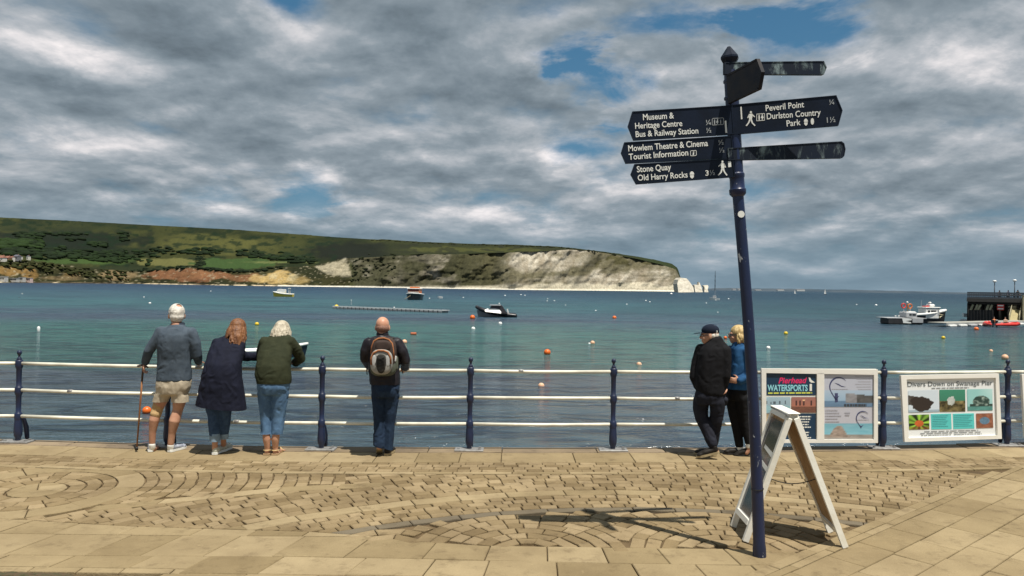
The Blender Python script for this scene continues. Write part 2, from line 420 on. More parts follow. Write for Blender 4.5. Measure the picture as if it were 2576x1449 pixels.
c = mixc(c, (.012, .030, .010), sm(n2, .55, .66)*(X < 860)*(V > 1)*.8)
c = mixc(c, (.036, .075, .018), blob(40, 612, 60, 14)*.8)
c = mixc(c, (.085, .140, .032), blob(170, 658, 110, 7)*.9+blob(270, 655, 90, 12)*.6)
c = mixc(c, (.235, .215, .065), blob(425, 660, 95, 11, .12)*.95)
c = mixc(c, (.078, .135, .034), blob(600, 663, 110, 14, .12)*.95)
c = mixc(c, (.22, .24, .075), blob(690, 660, 100, 2.4, .3)*.9)
c = mixc(c, (.040, .050, .018), blob(270, 676, 250, 5)*.8)
sc = (V > 0)*(V <= 1.0)                                   # the cliff face
cl = sc*(X < 880)
c = mixc(c, (.050, .048, .020), cl*.85)
c = mixc(c, (.030, .034, .015), cl*sm(n2, .45, .6))
c = mixc(c, (.33, .20, .07), cl*(blob(22, 680, 40, 14)*.75+blob(75, 690, 22, 16)*.8+blob(180, 690, 24, 10)*.3))
c = mixc(c, (.26, .19, .10), cl*(blob(300, 692, 50, 13)*.9+blob(160, 700, 60, 7)*.6))
c = mixc(c, (.27, .13, .065), cl*(blob(470, 692, 105, 17, .2)*1.0+blob(620, 699, 60, 12)*.7))
c = mixc(c, (.34, .17, .08), cl*(blob(500, 690, 40, 10))*.6)
c = mixc(c, (.50, .36, .15), cl*(blob(700, 700, 38, 20, .25)+blob(650, 702, 26, 12)*.7+blob(755, 706, 34, 10)*.6))
c = mixc(c, (.62, .52, .30), cl*(blob(735, 700, 16, 10)*.6+blob(690, 694, 12, 8)*.6))
tri = np.minimum.reduce([(X-798)*.44+(670-Yp)+3-(X-798)*.02+8, (X-792)-(Yp-668)*.9+4, (872-X)+(Yp-650)*.35, (Yp-668)+(X-798)*.30, (698-Yp)+(X-872)*.0])+(N(.08, .2, 3, 61.)-.5)*12
c = mixc(c, (.46, .41, .29), sm(tri, 0, 6)*(V < 1.3))
c = mixc(c, (.50, .44, .30), cl*sm(n3, .66, .74)*.5)
# chalk
ch = (V > -.5)*(V <= 1.02)*sm(X, 870, 900)
veg = np.array([.085, .078, .036])
chalk = mixc(np.tile(np.array([.33, .295, .23]), (len(X), 1)), (.50, .455, .37), sm(N(.030, .045, 6, 13.), .44, .62))
chalk = mixc(chalk, (.27, .235, .175), sm(N(.022, .16, 5, 21.), .48, .66)*.65)
chalk = mixc(chalk, (.27, .225, .16), sm(N(.12, .035, 4, 27.), .52, .68)*.6)
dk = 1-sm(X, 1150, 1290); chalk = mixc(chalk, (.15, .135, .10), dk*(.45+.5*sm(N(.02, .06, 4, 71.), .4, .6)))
strat = N(.010, .32, 4, 81.); chalk = mixc(chalk, (.24, .205, .15), sm(strat+.25*(N(.05, .05, 3, 83.)-.5), .50, .62)*sm(X, 1330, 1480)*.7)
chalk = mixc(chalk, (.58, .53, .43), sm(fbm(np.stack([X*.07+Yp*.05, Yp*.05, np.full_like(X, 85.)], 1), 4), .58, .70)*.5)
gv = sm(fbm(np.stack([X*.013+Yp*.012, Yp*.020, np.full_like(X, 33.)], 1), 6)+.12*(n2-.5), .45, .60)
dk = 1-sm(X, 1130, 1300)                                   # the landward cliffs are overgrown
gv = np.clip(gv*(.80+.2*dk)+dk*.62*sm(N(.03, .07, 4, 37.), .28, .5), 0, 1)
gv = np.maximum(gv, blob(1545, 668, 48, 30)*.8+blob(1590, 650, 60, 16)*.7+blob(1230, 652, 70, 10)*.5+blob(1400, 690, 60, 25)*.55+blob(1650, 668, 50, 10)*.7+blob(1480, 652, 30, 22)*.5)
gv = gv*(1-.85*blob(1370, 662, 90, 22))*(1-.7*blob(1075, 652, 60, 12))*(1-.6*blob(1500, 705, 160, 16))
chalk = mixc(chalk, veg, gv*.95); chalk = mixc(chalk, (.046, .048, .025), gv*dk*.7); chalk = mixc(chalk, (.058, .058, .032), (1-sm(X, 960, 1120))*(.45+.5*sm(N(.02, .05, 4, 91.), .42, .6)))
tal = sm(Yp-(SHORE(X)-7-13*sm(X, 1150, 1480)*N(.03, .01, 3, 44.)*1.6), -2.5, 2.)*sm(X, 980, 1200)
chalk = mixc(chalk, (.60, .54, .41), tal*.85)
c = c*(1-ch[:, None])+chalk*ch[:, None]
# turf on the down above the chalk
tf = (V > 1.0)*sm(X, 930, 1040)
c = mixc(c, (.050, .056, .018), tf*.9); c = mixc(c, (.115, .115, .030), tf*(blob(1110, 628, 90, 8)*.9+blob(1290, 629, 120, 7)*.8+blob(1000, 630, 60, 10)*.2))
c = mixc(c, (.035, .038, .018), tf*sm(n2, .52, .62)*.7); c = mixc(c, (.050, .065, .02), tf*sm(X, 1560, 1640))
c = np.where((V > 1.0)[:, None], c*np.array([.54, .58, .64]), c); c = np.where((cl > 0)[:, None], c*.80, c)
# shore: pale shingle and sand, weedy ledges on the left
sh = sm(Yp-SHORE(X), -3.4, -1.6)
c = mixc(c, (.62, .52, .36), sh*(X < 880)*sm(n3, .30, .5)); c = mixc(c, (.06, .045, .03), sh*(X < 560)*sm(N(.02, .2, 3, 51.), .5, .56))
c = mixc(c, (.80, .76, .66), sh*(X >= 700)*(X < 1720)*.95)
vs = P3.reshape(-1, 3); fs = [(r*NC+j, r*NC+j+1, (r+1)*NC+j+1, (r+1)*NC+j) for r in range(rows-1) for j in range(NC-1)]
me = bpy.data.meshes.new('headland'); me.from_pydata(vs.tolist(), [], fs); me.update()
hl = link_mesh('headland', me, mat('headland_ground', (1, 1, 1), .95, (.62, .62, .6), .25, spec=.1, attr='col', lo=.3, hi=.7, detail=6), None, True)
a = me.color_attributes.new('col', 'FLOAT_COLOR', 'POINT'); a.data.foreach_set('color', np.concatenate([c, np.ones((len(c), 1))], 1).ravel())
tag(hl, 'green down ending in white chalk cliffs across the bay', kind='structure')
def hill_point(px, py):
    j = int(np.argmin(abs(px_-px))); col_ = PXY[2:2+NCL+NSL, j, 1]
    r = int(np.argmin(abs(col_-py))); return Vector(P3[2+r, j])
# woods, hedges and scrub on the slopes: lumpy crowns, far too many to count
bm0 = bmesh.new(); bmesh.ops.create_icosphere(bm0, subdivisions=2, radius=1); IV = np.array([v.co[:] for v in bm0.verts]); IF = [tuple(v.index for v in f.verts) for f in bm0.faces]; bm0.free()
mb = MB(); cols = []
def wood(px, py, r, col):
    p = np.array(hill_point(px, py)); r = r*.78*HS; d = IV*(1+.55*(fbm(IV*2.2+rng.random(3)*50, 2)-.5)[:, None])
    v = p+d*np.array([r*1.5, r*1.1, r*.66])*(.7+.6*rng.random())+np.array([0, 0, r*.3])
    mb.add(v.tolist(), IF); cols.extend([np.array(col)*(.88+.24*rng.random())]*len(v))
G1, G2, G3 = (.014, .023, .011), (.018, .032, .012), (.024, .043, .014)
for i in range(620):                       # the big wood on the left
    x = rng.random()*330-10; y = 590+rng.random()*55-x*.01
    if fbm(np.array([[x*.015, y*.05, 2.]]), 3)[0] > .46: wood(x, y, 3.0+rng.random()*3, G1 if rng.random() < .6 else G2)
for i in range(90): wood(rng.random()*110-10, 606+rng.random()*20, 4+rng.random()*2, G3)
for i in range(170):                       # wood edge along the foot of the down
    x = 90+rng.random()*470; wood(x, 646-(x-90)*.012+rng.normal()*5-(6 if x > 330 else 0), 3+rng.random()*2.4, G1 if rng.random() < .5 else G2)
for i in range(120): x = 600+rng.random()*190; wood(x, 640+(x-600)*.09+rng.normal()*4, 2.6+rng.random()*2, G1 if rng.random() < .6 else G2)
for i in range(60): x = 230+rng.random()*150; wood(x, 655+rng.normal()*5, 2.6+rng.random()*1.6, G2)
for i in range(110): x = 330+rng.random()*380; wood(x, float(CLIFF(x))-1+rng.normal()*1.5, 1.4+rng.random()*1.6, G1)
for i in range(40): wood(515-rng.random()*22, 645+rng.random()*24, 1.4+rng.random()*.8, G1)
for i in range(60): x = 885+rng.random()*110; wood(x, 640+rng.random()*70, 1.0+rng.random()*.9, (.030, .036, .018))
for i in range(150): x = 0+rng.random()*330; wood(x, float(CLIFF(x))+rng.random()*22, 1.5+rng.random()*1.5, (.040, .044, .016))
for i in range(120): x = 930+rng.random()*620; wood(x, float(RIDGE(x))+1.8+rng.random()*2, .9+rng.random()*1.0, (.034, .038, .018))
o = mb.build('woodland', mat('woodland_leaves', (1, 1, 1), .9, (.55, .6, .5), .9, spec=.1, attr='col', bump=0), None, True)
colored(o, lambda p: np.array(cols)); tag(o, 'dark woods, hedges and scrub on the slopes of the down', kind='stuff')

# chalk stacks off the point
chm = mat('chalk', (.60, .56, .47), .9, (.46, .42, .34), .25, spec=.1)
def stack(pts, thick, label):
    sy = max(p[1] for p in pts); base = on_z(pts[0][0], sy, SEA); Y = base.y+18
    rowsn = 7; mb = MB(); top = min(p[1] for p in pts)
    P = [at_y(x, y, Y) for x, y in pts]
    mb.slab(P, (0, 1, 0), thick)
    me = bpy.data.meshes.new('s'); me.from_pydata(mb.v, [], mb.f); bm = bmesh.new(); bm.from_mesh(me); bmesh.ops.recalc_face_normals(bm, faces=bm.faces)
    bmesh.ops.triangulate(bm, faces=bm.faces); bmesh.ops.subdivide_edges(bm, edges=bm.edges, cuts=3, use_grid_fill=True)
    q = np.array([v.co[:] for v in bm.verts]); d = (fbm(q*.22, 3)-.5)*3.2
    for v, k in zip(bm.verts, d): v.co.y += (v.co.z-SEA)*.8-k; v.co.x += k*.25  # faces leaned back with height so they catch more sun
    bm.to_mesh(me); bm.free(); o = link_mesh('chalk_stack', me, chm, None); tag(o, label, 'sea stack')
stack([(1706,735.5),(1707,714),(1711,703),(1717,698),(1733,700),(1741,712),(1746,722),(1746,735)], 30, 'big blunt white chalk block at the foot of the headland end')
stack([(1749,735),(1749,717),(1754,716),(1760,718),(1763,709),(1766,720),(1767,735)], 14, 'thin white chalk pinnacle beside the blunt chalk block')
stack([(1772,735),(1774,722),(1771,718),(1784,717),(1785,721),(1781,728),(1781,735)], 12, 'small outermost white chalk stack off the point')

# far shore on the horizon
mb = MB(); xs = np.linspace(1740, 2700, 180); prof = pl([(1740,727.5),(1790,725.5),(1830,724.2),(1880,725.4),(1930,725.8),(2000,726.4),(2080,728.2),(2140,728.6),(2200,730.5),(2300,732.6),(2440,735.8),(2700,741)])
Yf = 5200.; vs = []; 
for x in xs:
    hy = 722+.0142*(x-1287); y = min(float(prof(x))+.5*(nz(x, 1, .12)-.5)*3, hy+1.2)
    a = at_y(x, hy+4, Yf); a.z = SEA-4; b = at_y(x, y, Yf+250); c_ = b+Vector((0, 600, -30)); c_.z = SEA-4
    vs += [a, b, c_]
fs = []
for i in range(len(xs)-1): fs += [(i*3, i*3+3, i*3+4, i*3+1), (i*3+1, i*3+4, i*3+5, i*3+2)]
o = mb.add(vs, fs).build('far_hills', mat('far_hills', (.040, .062, .085), .95, (.07, .09, .11), .004, spec=.05)); tag(o, 'low blue grey shore on the horizon', kind='structure')  # distance haze put into the blue grey ground colour
p = at_y(1798, 729, 5000.); mb = MB(); mb.tube([p-Vector((0, 0, 8)), p+Vector((0, 0, 60)), p+Vector((0, 0, 128))], [3.4, 2.6, 1.6], 6)
for z in (30, 62, 94): mb.box(p+Vector((0, 0, z)), (9, 9, 2.2))
tag(mb.build('radio_mast', mat('mast_steel', (.10, .13, .16), .7)), 'tall thin radio mast far off on the horizon', 'mast')
# far houses and flats glinting on that shore
wl = mat('far_wall', (.62, .62, .60), .9); rfm = mat('roof_tile', (.27, .12, .08), .9, (.18, .08, .06), 1.5)
n_ = 0
for x, y, w, h in ((1862,728.6,13,3),(1845,728.6,8,2.5),(2012,730.2,20,4),(1962,730,16,3),(1906,730.2,14,2)):
    p = at_y(x, y, 5150.); s = 5150/F
    r = thing('far_building', ['long pale block on the far horizon shore behind the chalk stacks','low pale building just left of the long far block','wide pale cluster on the far horizon shore furthest right','pale building on the far shore just right of the signpost','flat pale row of buildings low on the far shore, right of the long block'][n_], 'building', p); n_ += 1
    MB().box((0, 0, 0), (w*s, 30, h*s)).build('wall', wl, r); MB().box((0, 0, h*s*.5+1.4), (w*s*1.02, 32, 2.4), taper=.8).build('roof', mat('far_roof', (.25, .24, .24), .9) if 'far_roof' not in MATS else MATS['far_roof'], r)

# houses on the left cliff and the white beach buildings below them
whm = mat('house_white', (.74, .71, .64), .8, (.6, .57, .5), .6); brk = mat('house_brick', (.33, .17, .10), .9, (.25, .13, .08), .8); gl = mat('window_glass', (.03, .035, .04), .15)
def house(px, py, w, h, d, wallm, roofm, label, rh=.45, dz=0., flat=False, nwin=3, group=None, dY=0.):
    p = hill_point(px, py); 
    if dY: p = at_y(px, py, on_z(px, SHORE(px), SEA).y+dY)
    s = p.y/F; w, h = w*s, h*s
    r = thing('beach_hut' if flat else 'house', label, 'beach building' if flat else 'house', (p.x, p.y-2, p.z), R(-8), group)
    MB().box((0, 0, h/2-1), (w, d, h+2)).build('wall', wallm, r)
    mb = MB()
    if flat: mb.box((0, -.3, h+.2), (w*1.05, d*1.12, .5))
    else:
        k = h*rh; mb.add([(-w*.54, -d*.56, h), (w*.54, -d*.56, h), (w*.54, d*.56, h), (-w*.54, d*.56, h), (-w*.40, 0, h+k), (w*.40, 0, h+k)], [(0,1,5,4),(2,3,4,5),(0,4,3),(1,2,5),(3,2,1,0)])
    rf = mb.build('roof', roofm, r)
    if not flat: MB().box((w*.3, 0, h+h*rh), (.9, .9, 2.2)).build('chimney', brk, rf)
    for i in range(nwin):
        x = w*((i+.5)/nwin-.5)
        MB().box((x, -d/2-.03, h*.5), (w/nwin*.5, .12, h*.34)).build('window', gl, r)
house(8, 656, 17, 7, 9, whm, rfm, 'red roofed house at the very left on the cliff top', .9)
house(22, 655, 11, 6, 9, brk, rfm, 'brown brick house on the cliff top between the red roof and the bright white house', .8)
house(33, 654.5, 7, 8, 8, whm, rfm, 'narrow bright white house on the cliff top', .3)
house(46, 655, 12, 9, 9, mat('house_grey', (.20, .20, .21), .8), mat('slate', (.10, .10, .12), .7), 'dark grey gabled house among trees on the cliff top', .5)
house(50, 651, 8, 6, 8, whm, MATS['slate'], 'white house end showing above the dark grey gabled house', .3)
house(73, 653, 5, 9, 6, whm, MATS['slate'], 'slim white house standing alone rightmost on the cliff top', .25, nwin=1)
bw = mat('hut_white', (.62, .60, .55), .7, (.48, .46, .43), 1.)
house(9, 706, 20, 10, 8, bw, bw, 'tall white beach building at the left edge of the shore', flat=True, nwin=5, dY=10)
house(34, 707, 30, 7, 7, bw, bw, 'long low white row of beach huts in the middle of the shore huts', flat=True, nwin=8, dY=10)
house(57, 707, 13, 9, 7, bw, bw, 'squarish cream beach hut at the right end of the long low row', flat=True, nwin=3, dY=10)
house(73, 708.5, 18, 9, 7, mat('hut_pink', (.66, .50, .46), .8), bw, 'pinkish two storey beach building rightmost under the cliff', flat=True, nwin=4, dY=10)
# ================================================================== PROMENADE
POSTPX = [(-338,1108),(45,1112),(421,1124),(808,1131),(1180,1132.5),(1541,1133),(1893,1131.5),(2219,1127.5),(2532,1120.5),(2868,1110)]
POSTS = [on_z(x, y) for x, y in POSTPX]; POSTS = [Vector((p.x, p.y, 0)) for p in POSTS]
_ex = [-30]+[p.x for p in POSTS]+[30]; _ey = [POSTS[0].y]+[p.y+.16 for p in POSTS]+[POSTS[-1].y+2.5]
def E(x): return np.interp(x, _ex, _ey)                      # the quay edge
def stone_mat(name, c1_, c2_, stain, rnd, isl, bs, bmp):
    m = bpy.data.materials.new(name); m.use_nodes = True; t = NT(m.node_tree); t.n.clear()
    out = t.add('ShaderNodeOutputMaterial'); b = t.add('ShaderNodeBsdfPrincipled'); t.l.new(b.outputs[0], out.inputs[0])
    g = t.add('ShaderNodeNewGeometry'); p = g.outputs['Position']
    c = t.mix(t.maprange(t.noise(p, 1.1, 8, .62), .32, .70), c1_, c2_)
    c = t.mix(t.math('MULTIPLY', t.maprange(t.noise(p, 5.5, 9, .70), .50, .72), .75), c, stain)          # trodden dirt
    c = t.mix(t.math('MULTIPLY', t.maprange(t.noise(p, 70., 3, .6), .60, .75), .35), c, tuple(k*.45 for k in c2_))   # grit
    c = t.mix(t.math('MULTIPLY', t.maprange(t.noise(p, 16., 4, .6), .66, .74), .45), c, tuple(min(.7, k*1.35) for k in c1_))   # scuffs
    r = t.math('MULTIPLY', t.math('SUBTRACT', t.add('ShaderNodeObjectInfo').outputs['Random'], .5), rnd*2); q = t.math('MULTIPLY', t.math('SUBTRACT', g.outputs['Random Per Island'], .5), isl*2)
    v = t.math('ADD', t.math('ADD', r, q), 1.0); c = t.mix(1.0, c, t.comb(v, t.math('POWER', v, 1.1), t.math('POWER', v, 1.35)), 'MULTIPLY')
    t.l.new(c, b.inputs['Base Color']); b.inputs['Roughness'].default_value = .85; b.inputs['Specular IOR Level'].default_value = .22
    h = t.math('ADD', t.noise(p, bs, 6, .65), t.math('MULTIPLY', t.noise(p, bs*.18, 3, .5), 1.6)); bp = t.add('ShaderNodeBump'); bp.inputs['Strength'].default_value = bmp; bp.inputs['Distance'].default_value = .012
    t.l.new(h, bp.inputs['Height']); t.l.new(bp.outputs[0], b.inputs['Normal']); MATS[name] = m; return m
stone = stone_mat('paving_stone', (.292, .224, .124), (.214, .160, .086), (.145, .105, .056), .17, .17, 55, .45)
setm = stone_mat('sett_stone', (.264, .196, .106), (.176, .127, .067), (.112, .079, .042), .22, .26, 45, .7)
greym = stone_mat('grey_sett', (.150, .122, .080), (.112, .090, .060), (.085, .066, .042), .12, .12, 55, .4)
copm = stone_mat('coping_stone', (.25, .19, .12), (.15, .115, .08), (.09, .07, .05), .15, .1, 35, .7)
jointm = mat('joint_dirt', (.15, .105, .058), .95, (.085, .06, .034), 3., bump=.6, bscale=80, coord='Position', spec=.1, detail=8)
# base: one sheet out to the quay edge, and the quay wall below
xs = np.linspace(-30, 30, 121); mb = MB(); vs = []
for x in xs: vs += [(x, -8, -.022), (x, float(E(x)), -.022)]
mb.add(vs, [(i*2, i*2+2, i*2+3, i*2+1) for i in range(120)])
prom = mb.build('promenade', jointm); tag(prom, 'sandy stone promenade along the quay', kind='structure')
mb = MB(); vs = []
for x in xs: vs += [(x, float(E(x))-.30, -.026), (x, float(E(x))+.02, -.026), (x, float(E(x))+.12, SEA-2), (x, float(E(x))-.30, SEA-2)]
fs = []
for i in range(120):
    for k in range(4): fs.append((i*4+k, i*4+(k+1) % 4, i*4+4+(k+1) % 4, i*4+4+k))
o = mb.add(vs, fs).build('quay_wall', mat('quay_stone', (.20, .17, .13), .9, (.10, .09, .07), 2., bump=.5, bscale=8, coord='Position')); tag(o, 'stone quay wall dropping to the sea', kind='structure')

PIECES = []                                                    # (kind, area, polygon)
def piece(kind, pts, gap=.006):
    c = Vector((sum(p[0] for p in pts)/len(pts), sum(p[1] for p in pts)/len(pts)))
    PIECES.append((kind, pts, gap))
def clip(pts, f):
    """keep the part of a polygon where f(x, y) >= 0"""
    out = []
    for i in range(len(pts)):
        p, q = pts[i], pts[(i+1) % len(pts)]; a, b = f(*p), f(*q)
        if a >= 0: out.append(p)
        if (a >= 0) != (b >= 0): k = a/(a-b); out.append((p[0]+(q[0]-p[0])*k, p[1]+(q[1]-p[1])*k))
    return out
def strip(kind, fn, s0, s1, t0, t1, lmin, lmax, region, seg=1, gap=.006, jit=.0, start=0.):
    s = s0-random.random()*lmax
    while s < s1:
        L = lmin+(lmax-lmin)*random.random(); a, b = s, s+L; s = b
        m = fn((a+b)/2, (t0+t1)/2)
        low = [fn(a+(b-a)*k/seg, t0) for k in range(seg+1)]; up = [fn(a+(b-a)*k/seg, t1) for k in range(seg+1)][::-1]
        pts = [(p[0]+random.uniform(-jit, jit), p[1]+random.uniform(-jit, jit)) for p in low+up]
        cl = getattr(region, 'clips', None); ok = region(m[0], m[1])
        if cl:
            if not ok and not (any(region(*p) for p in pts) and reg(m[0], m[1]) in region.soft): continue
            for f in cl(m[0]):
                pts = clip(pts, f)
                if len(pts) < 3: break
            if len(pts) < 3: continue
            if abs(sum(pts[i][0]*pts[(i+1) % len(pts)][1]-pts[(i+1) % len(pts)][0]*pts[i][1] for i in range(len(pts))))/2 < .0018: continue
        elif not ok: continue
        piece(kind, pts, gap)
def ring(kind, c, r0, r1, a0, a1, lmin, lmax, region, seg=1, gap=.006, jit=0.):
    rm = (r0+r1)/2
    strip(kind, lambda s, t: (c[0]+t*math.cos(s), c[1]+t*math.sin(s)), R(a0), R(a1), r0, r1, lmin/rm, lmax/rm, region, seg, gap, jit)
c1, c2 = (-4.62, 7.24), (1.3, 1.9)
dist = lambda c, x, y: math.hypot(x-c[0], y-c[1])
edge = lambda x, y: float(E(x))-y
diag = lambda x, y: (x-2.77)-(y-6.10)*1.2                       # >0: right of the slanting course
YB = pl([(-9,6.42),(-4.4,6.36),(-3.2,6.2),(-1.5,6.12),(-.9,5.98),(-.3,5.86),(2.3,5.86),(2.7,6.05)])
B1 = pl([(-8,5.95),(-6.0,6.12),(-4.43,6.42),(-3.88,6.60),(-3.37,6.84),(-2.85,7.12),(-2.16,7.42),(-1.2,7.62),(-.2,7.72),(4,7.75)])
def reg(x, y):
    e = edge(x, y)
    if e < .30: return 'cop'
    if e < .80: return 'slabrow'
    if e < 1.24: return 'rows'
    if e < 1.34: return 'course'
    if diag(x, y) > .13: return 'right'
    if diag(x, y) > -.12: return 'diag'
    if y < YB(x): return 'bottom'
    r = dist(c1, x, y)
    b = y-float(B1(x))
    if r < .96: return 'c1'
    if x < -1.5 and abs(b) < .09: return 'b1'
    if x < -.4 and b > 0 and r < 3.0: return 'c1'
    q = dist(c2, x, y)
    if q < 4.93: return 'fan'
    if q < 5.05: return 'grey'
    if q < 5.46: return 'c2'
    if q < 5.64: return 'c2band'
    return 'c2'
def is_(*k):
    f = lambda x, y: reg(x, y) in k and -8.5 < x < 8.6 and y > 4.0
    gd = .008
    if 'bottom' in k: f.clips = lambda mx: [lambda x, y: float(YB(x))-y-.004, lambda x, y: -.125-diag(x, y)]+([lambda x, y: y-5.292] if mx < -2.35 else []); f.soft = ('c1', 'c2', 'fan', 'grey', 'c2band', 'b1', 'diag', 'right', 'bottom')
    elif 'right' in k: f.clips = lambda mx: [lambda x, y: diag(x, y)-.135, lambda x, y: edge(x, y)-1.345]; f.soft = ('diag', 'course')
    elif k[0] in ('c1', 'c2', 'fan', 'grey', 'c2band', 'b1'): f.clips = lambda mx: [lambda x, y: y-float(YB(x))-.004, lambda x, y: -.125-diag(x, y), lambda x, y: edge(x, y)-1.345]; f.soft = ('bottom', 'diag', 'course')
    return f
ed = lambda s, t: (s, float(E(s))-t)
strip('coping_stone', ed, -9, 9, .006, .30, .8, 1.25, is_('cop'), 2)
strip('paving_slab', ed, -8.5, 9, .305, .80, .45, .95, is_('slabrow'), 1)
for k in range(4): strip('sett', ed, -8.5, 9, .805+k*.109, .805+k*.109+.106, .11, .21, is_('rows'), 1, .007, .006)
strip('paving_slab', ed, -8.5, 9, 1.245, 1.335, .4, .8, is_('course'), 1)
ring('paving_slab', c1, .01, .26, 0, 360, .27, .28, is_('c1'), 4)
for r0, r1 in ((.27,.42),(.425,.56),(.565,.695)): ring('sett', c1, r0, r1, 0, 360, .13, .22, is_('c1'), 2, .008, .004)
ring('paving_slab', c1, .70, .95, 0, 360, .42, .62, is_('c1'), 5)
r = .955
while r < 3.0: ring('sett', c1, r, r+.122, -100, 200, .10, .20, is_('c1'), 1, .009, .008); r += .125
strip('paving_slab', lambda s, t: (s, float(B1(s))+t), -8, -1.4, -.088, .088, .38, .6, is_('b1'), 2)
r = 5.055
for k in range(4): ring('sett', c2, r+k*.1015, r+k*.1015+.099, 20, 160, .10, .19, is_('c2'), 1, .008, .006)
ring('paving_slab', c2, 5.465, 5.635, 20, 160, .38, .62, is_('c2band'), 2)
r = 5.645
while r < 7.6: ring('sett', c2, r, r+.116, 15, 165, .11, .22, is_('c2'), 1, .008, .007); r += .119
ring('grey_sett', c2, 4.935, 5.045, 20, 160, .30, .46, is_('grey'), 2)
for k in range(12):                                            # fan of setts: arcs turning away from the pole foot
    r = .18+k*.125
    for fx, fy in ((.15, 5.75), (1.75, 5.78)):
        ring('sett', (fx, fy), r, r+.12, 0, 182, .12, .24, lambda x, y, fx=fx: reg(x, y) == 'fan' and -.67 <= x and (x <= .95) == (fx < 1), 1, .009, .006)
for k in range(14): ring('sett', (-.95, 5.75), 0.1+k*.13, .225+k*.13, 0, 180, .14, .28, lambda x, y: reg(x, y) == 'fan' and x < -.67, 1, .009, .006)
strip('paving_slab', lambda s, t: (2.77+s*.768+t*.64, 6.10+s*.64-t*.768), -1.5, 4.5, -.085, .01, .3, .55, is_('diag'), 1)
strip('paving_slab', lambda s, t: (2.77+s*.768+t*.64, 6.10+s*.64-t*.768), -1.5, 4.5, .014, .085, .4, .7, is_('diag'), 1)
for k in range(22):                                            # slabs right of the slanting course, laid along it
    t = .09+k*.30
    strip('paving_slab', lambda s, q: (2.77+s*.768+q*.64, 6.10+s*.64-q*.768), -4.5, 5.5, t, t+.295, .42, .70, is_('right'), 1)
skew = lambda x: .27*min(1, max(-.4, -(x-.5)/1.6))             # joints lean to the right towards the left side
yy = 6.46
while yy > 4.2:
    h = random.choice((.34, .40, .46))
    strip('paving_slab', lambda s, t: (s+skew(s)*(t-5.5), t-.02*math.sin(s*1.3)), -9, 4.5, yy-h, yy-.004, .40, .62, is_('bottom'), 1)
    yy -= h
# a strip of narrow kerb blocks at the left front corner
strip('kerb_block', lambda s, t: (s, t), -5.2, -2.35, 5.20, 5.285, .28, .40, lambda x, y: True, 1)
def inset(pts, g):
    n = len(pts); c = (sum(p[0] for p in pts)/n, sum(p[1] for p in pts)/n)
    out = []
    for x, y in pts:
        d = math.hypot(x-c[0], y-c[1]); k = max(.2, 1-g*1.3/max(d, 1e-4)); out.append((c[0]+(x-c[0])*k, c[1]+(y-c[1])*k))
    return out
def piece_mesh(mb, kind, pts, gap):
    h = random.uniform(-.0022, .0022)+(.0 if kind != 'coping_stone' else .004); b = .006 if kind == 'sett' else .005
    A = inset(pts, gap*.6); B = inset(pts, gap*.6+b); n = len(pts); tx, ty = random.uniform(-.0025, .0025), random.uniform(-.0025, .0025)
    cx = sum(p[0] for p in pts)/n; cy = sum(p[1] for p in pts)/n
    z = lambda p, k: h+k+tx*(p[0]-cx)*3+ty*(p[1]-cy)*3
    vs = [(p[0], p[1], -.04) for p in A]+[(p[0], p[1], z(p, -.006)) for p in A]+[(p[0], p[1], z(p, 0)) for p in B]
    fs = [tuple(range(2*n, 3*n))]
    for r in (0, 1):
        for k in range(n): k2 = (k+1) % n; fs.append((r*n+k, r*n+k2, (r+1)*n+k2, (r+1)*n+k))
    mb.add(vs, fs)
def parea(pts):
    """apparent size in the picture"""
    n = len(pts); a = abs(sum(pts[i][0]*pts[(i+1) % n][1]-pts[(i+1) % n][0]*pts[i][1] for i in range(n)))/2
    y = sum(p[1] for p in pts)/n; x = sum(p[0] for p in pts)/n
    return a/y**3*(1 if abs(x/y) < .70 and y > 5.12 else .02)
PM = {'coping_stone': copm, 'paving_slab': stone, 'sett': setm, 'grey_sett': greym, 'kerb_block': stone}
for kind in PM:
    L = sorted([p for p in PIECES if p[0] == kind], key=lambda p: -parea(p[1]))
    for p in L[:298]:
        mb = MB(); piece_mesh(mb, *p); mb.build(kind, PM[kind], prom)
    if len(L) > 298:
        mb = MB()
        for p in L[298:]: piece_mesh(mb, *p)
        o = mb.build('sett_paving' if kind == 'sett' else 'slab_paving', PM[kind], prom); o['kind'] = 'stuff'
# gutter earth and weeds at the front left corner
mb = MB()
for x in np.linspace(-4.2, -3.1, 60):
    for k in range(2):
        c = Vector((x+rng.normal()*.03, 5.165+rng.normal()*.02, -.012)); mb.ball(c, (.03+.03*rng.random(), .02, .012), 6, 4)
o = mb.build('gutter_earth', mat('earth', (.085, .055, .03), .95, (.05, .05, .02), 20.)); tag(o, 'dark damp earth in the gutter', kind='stuff')

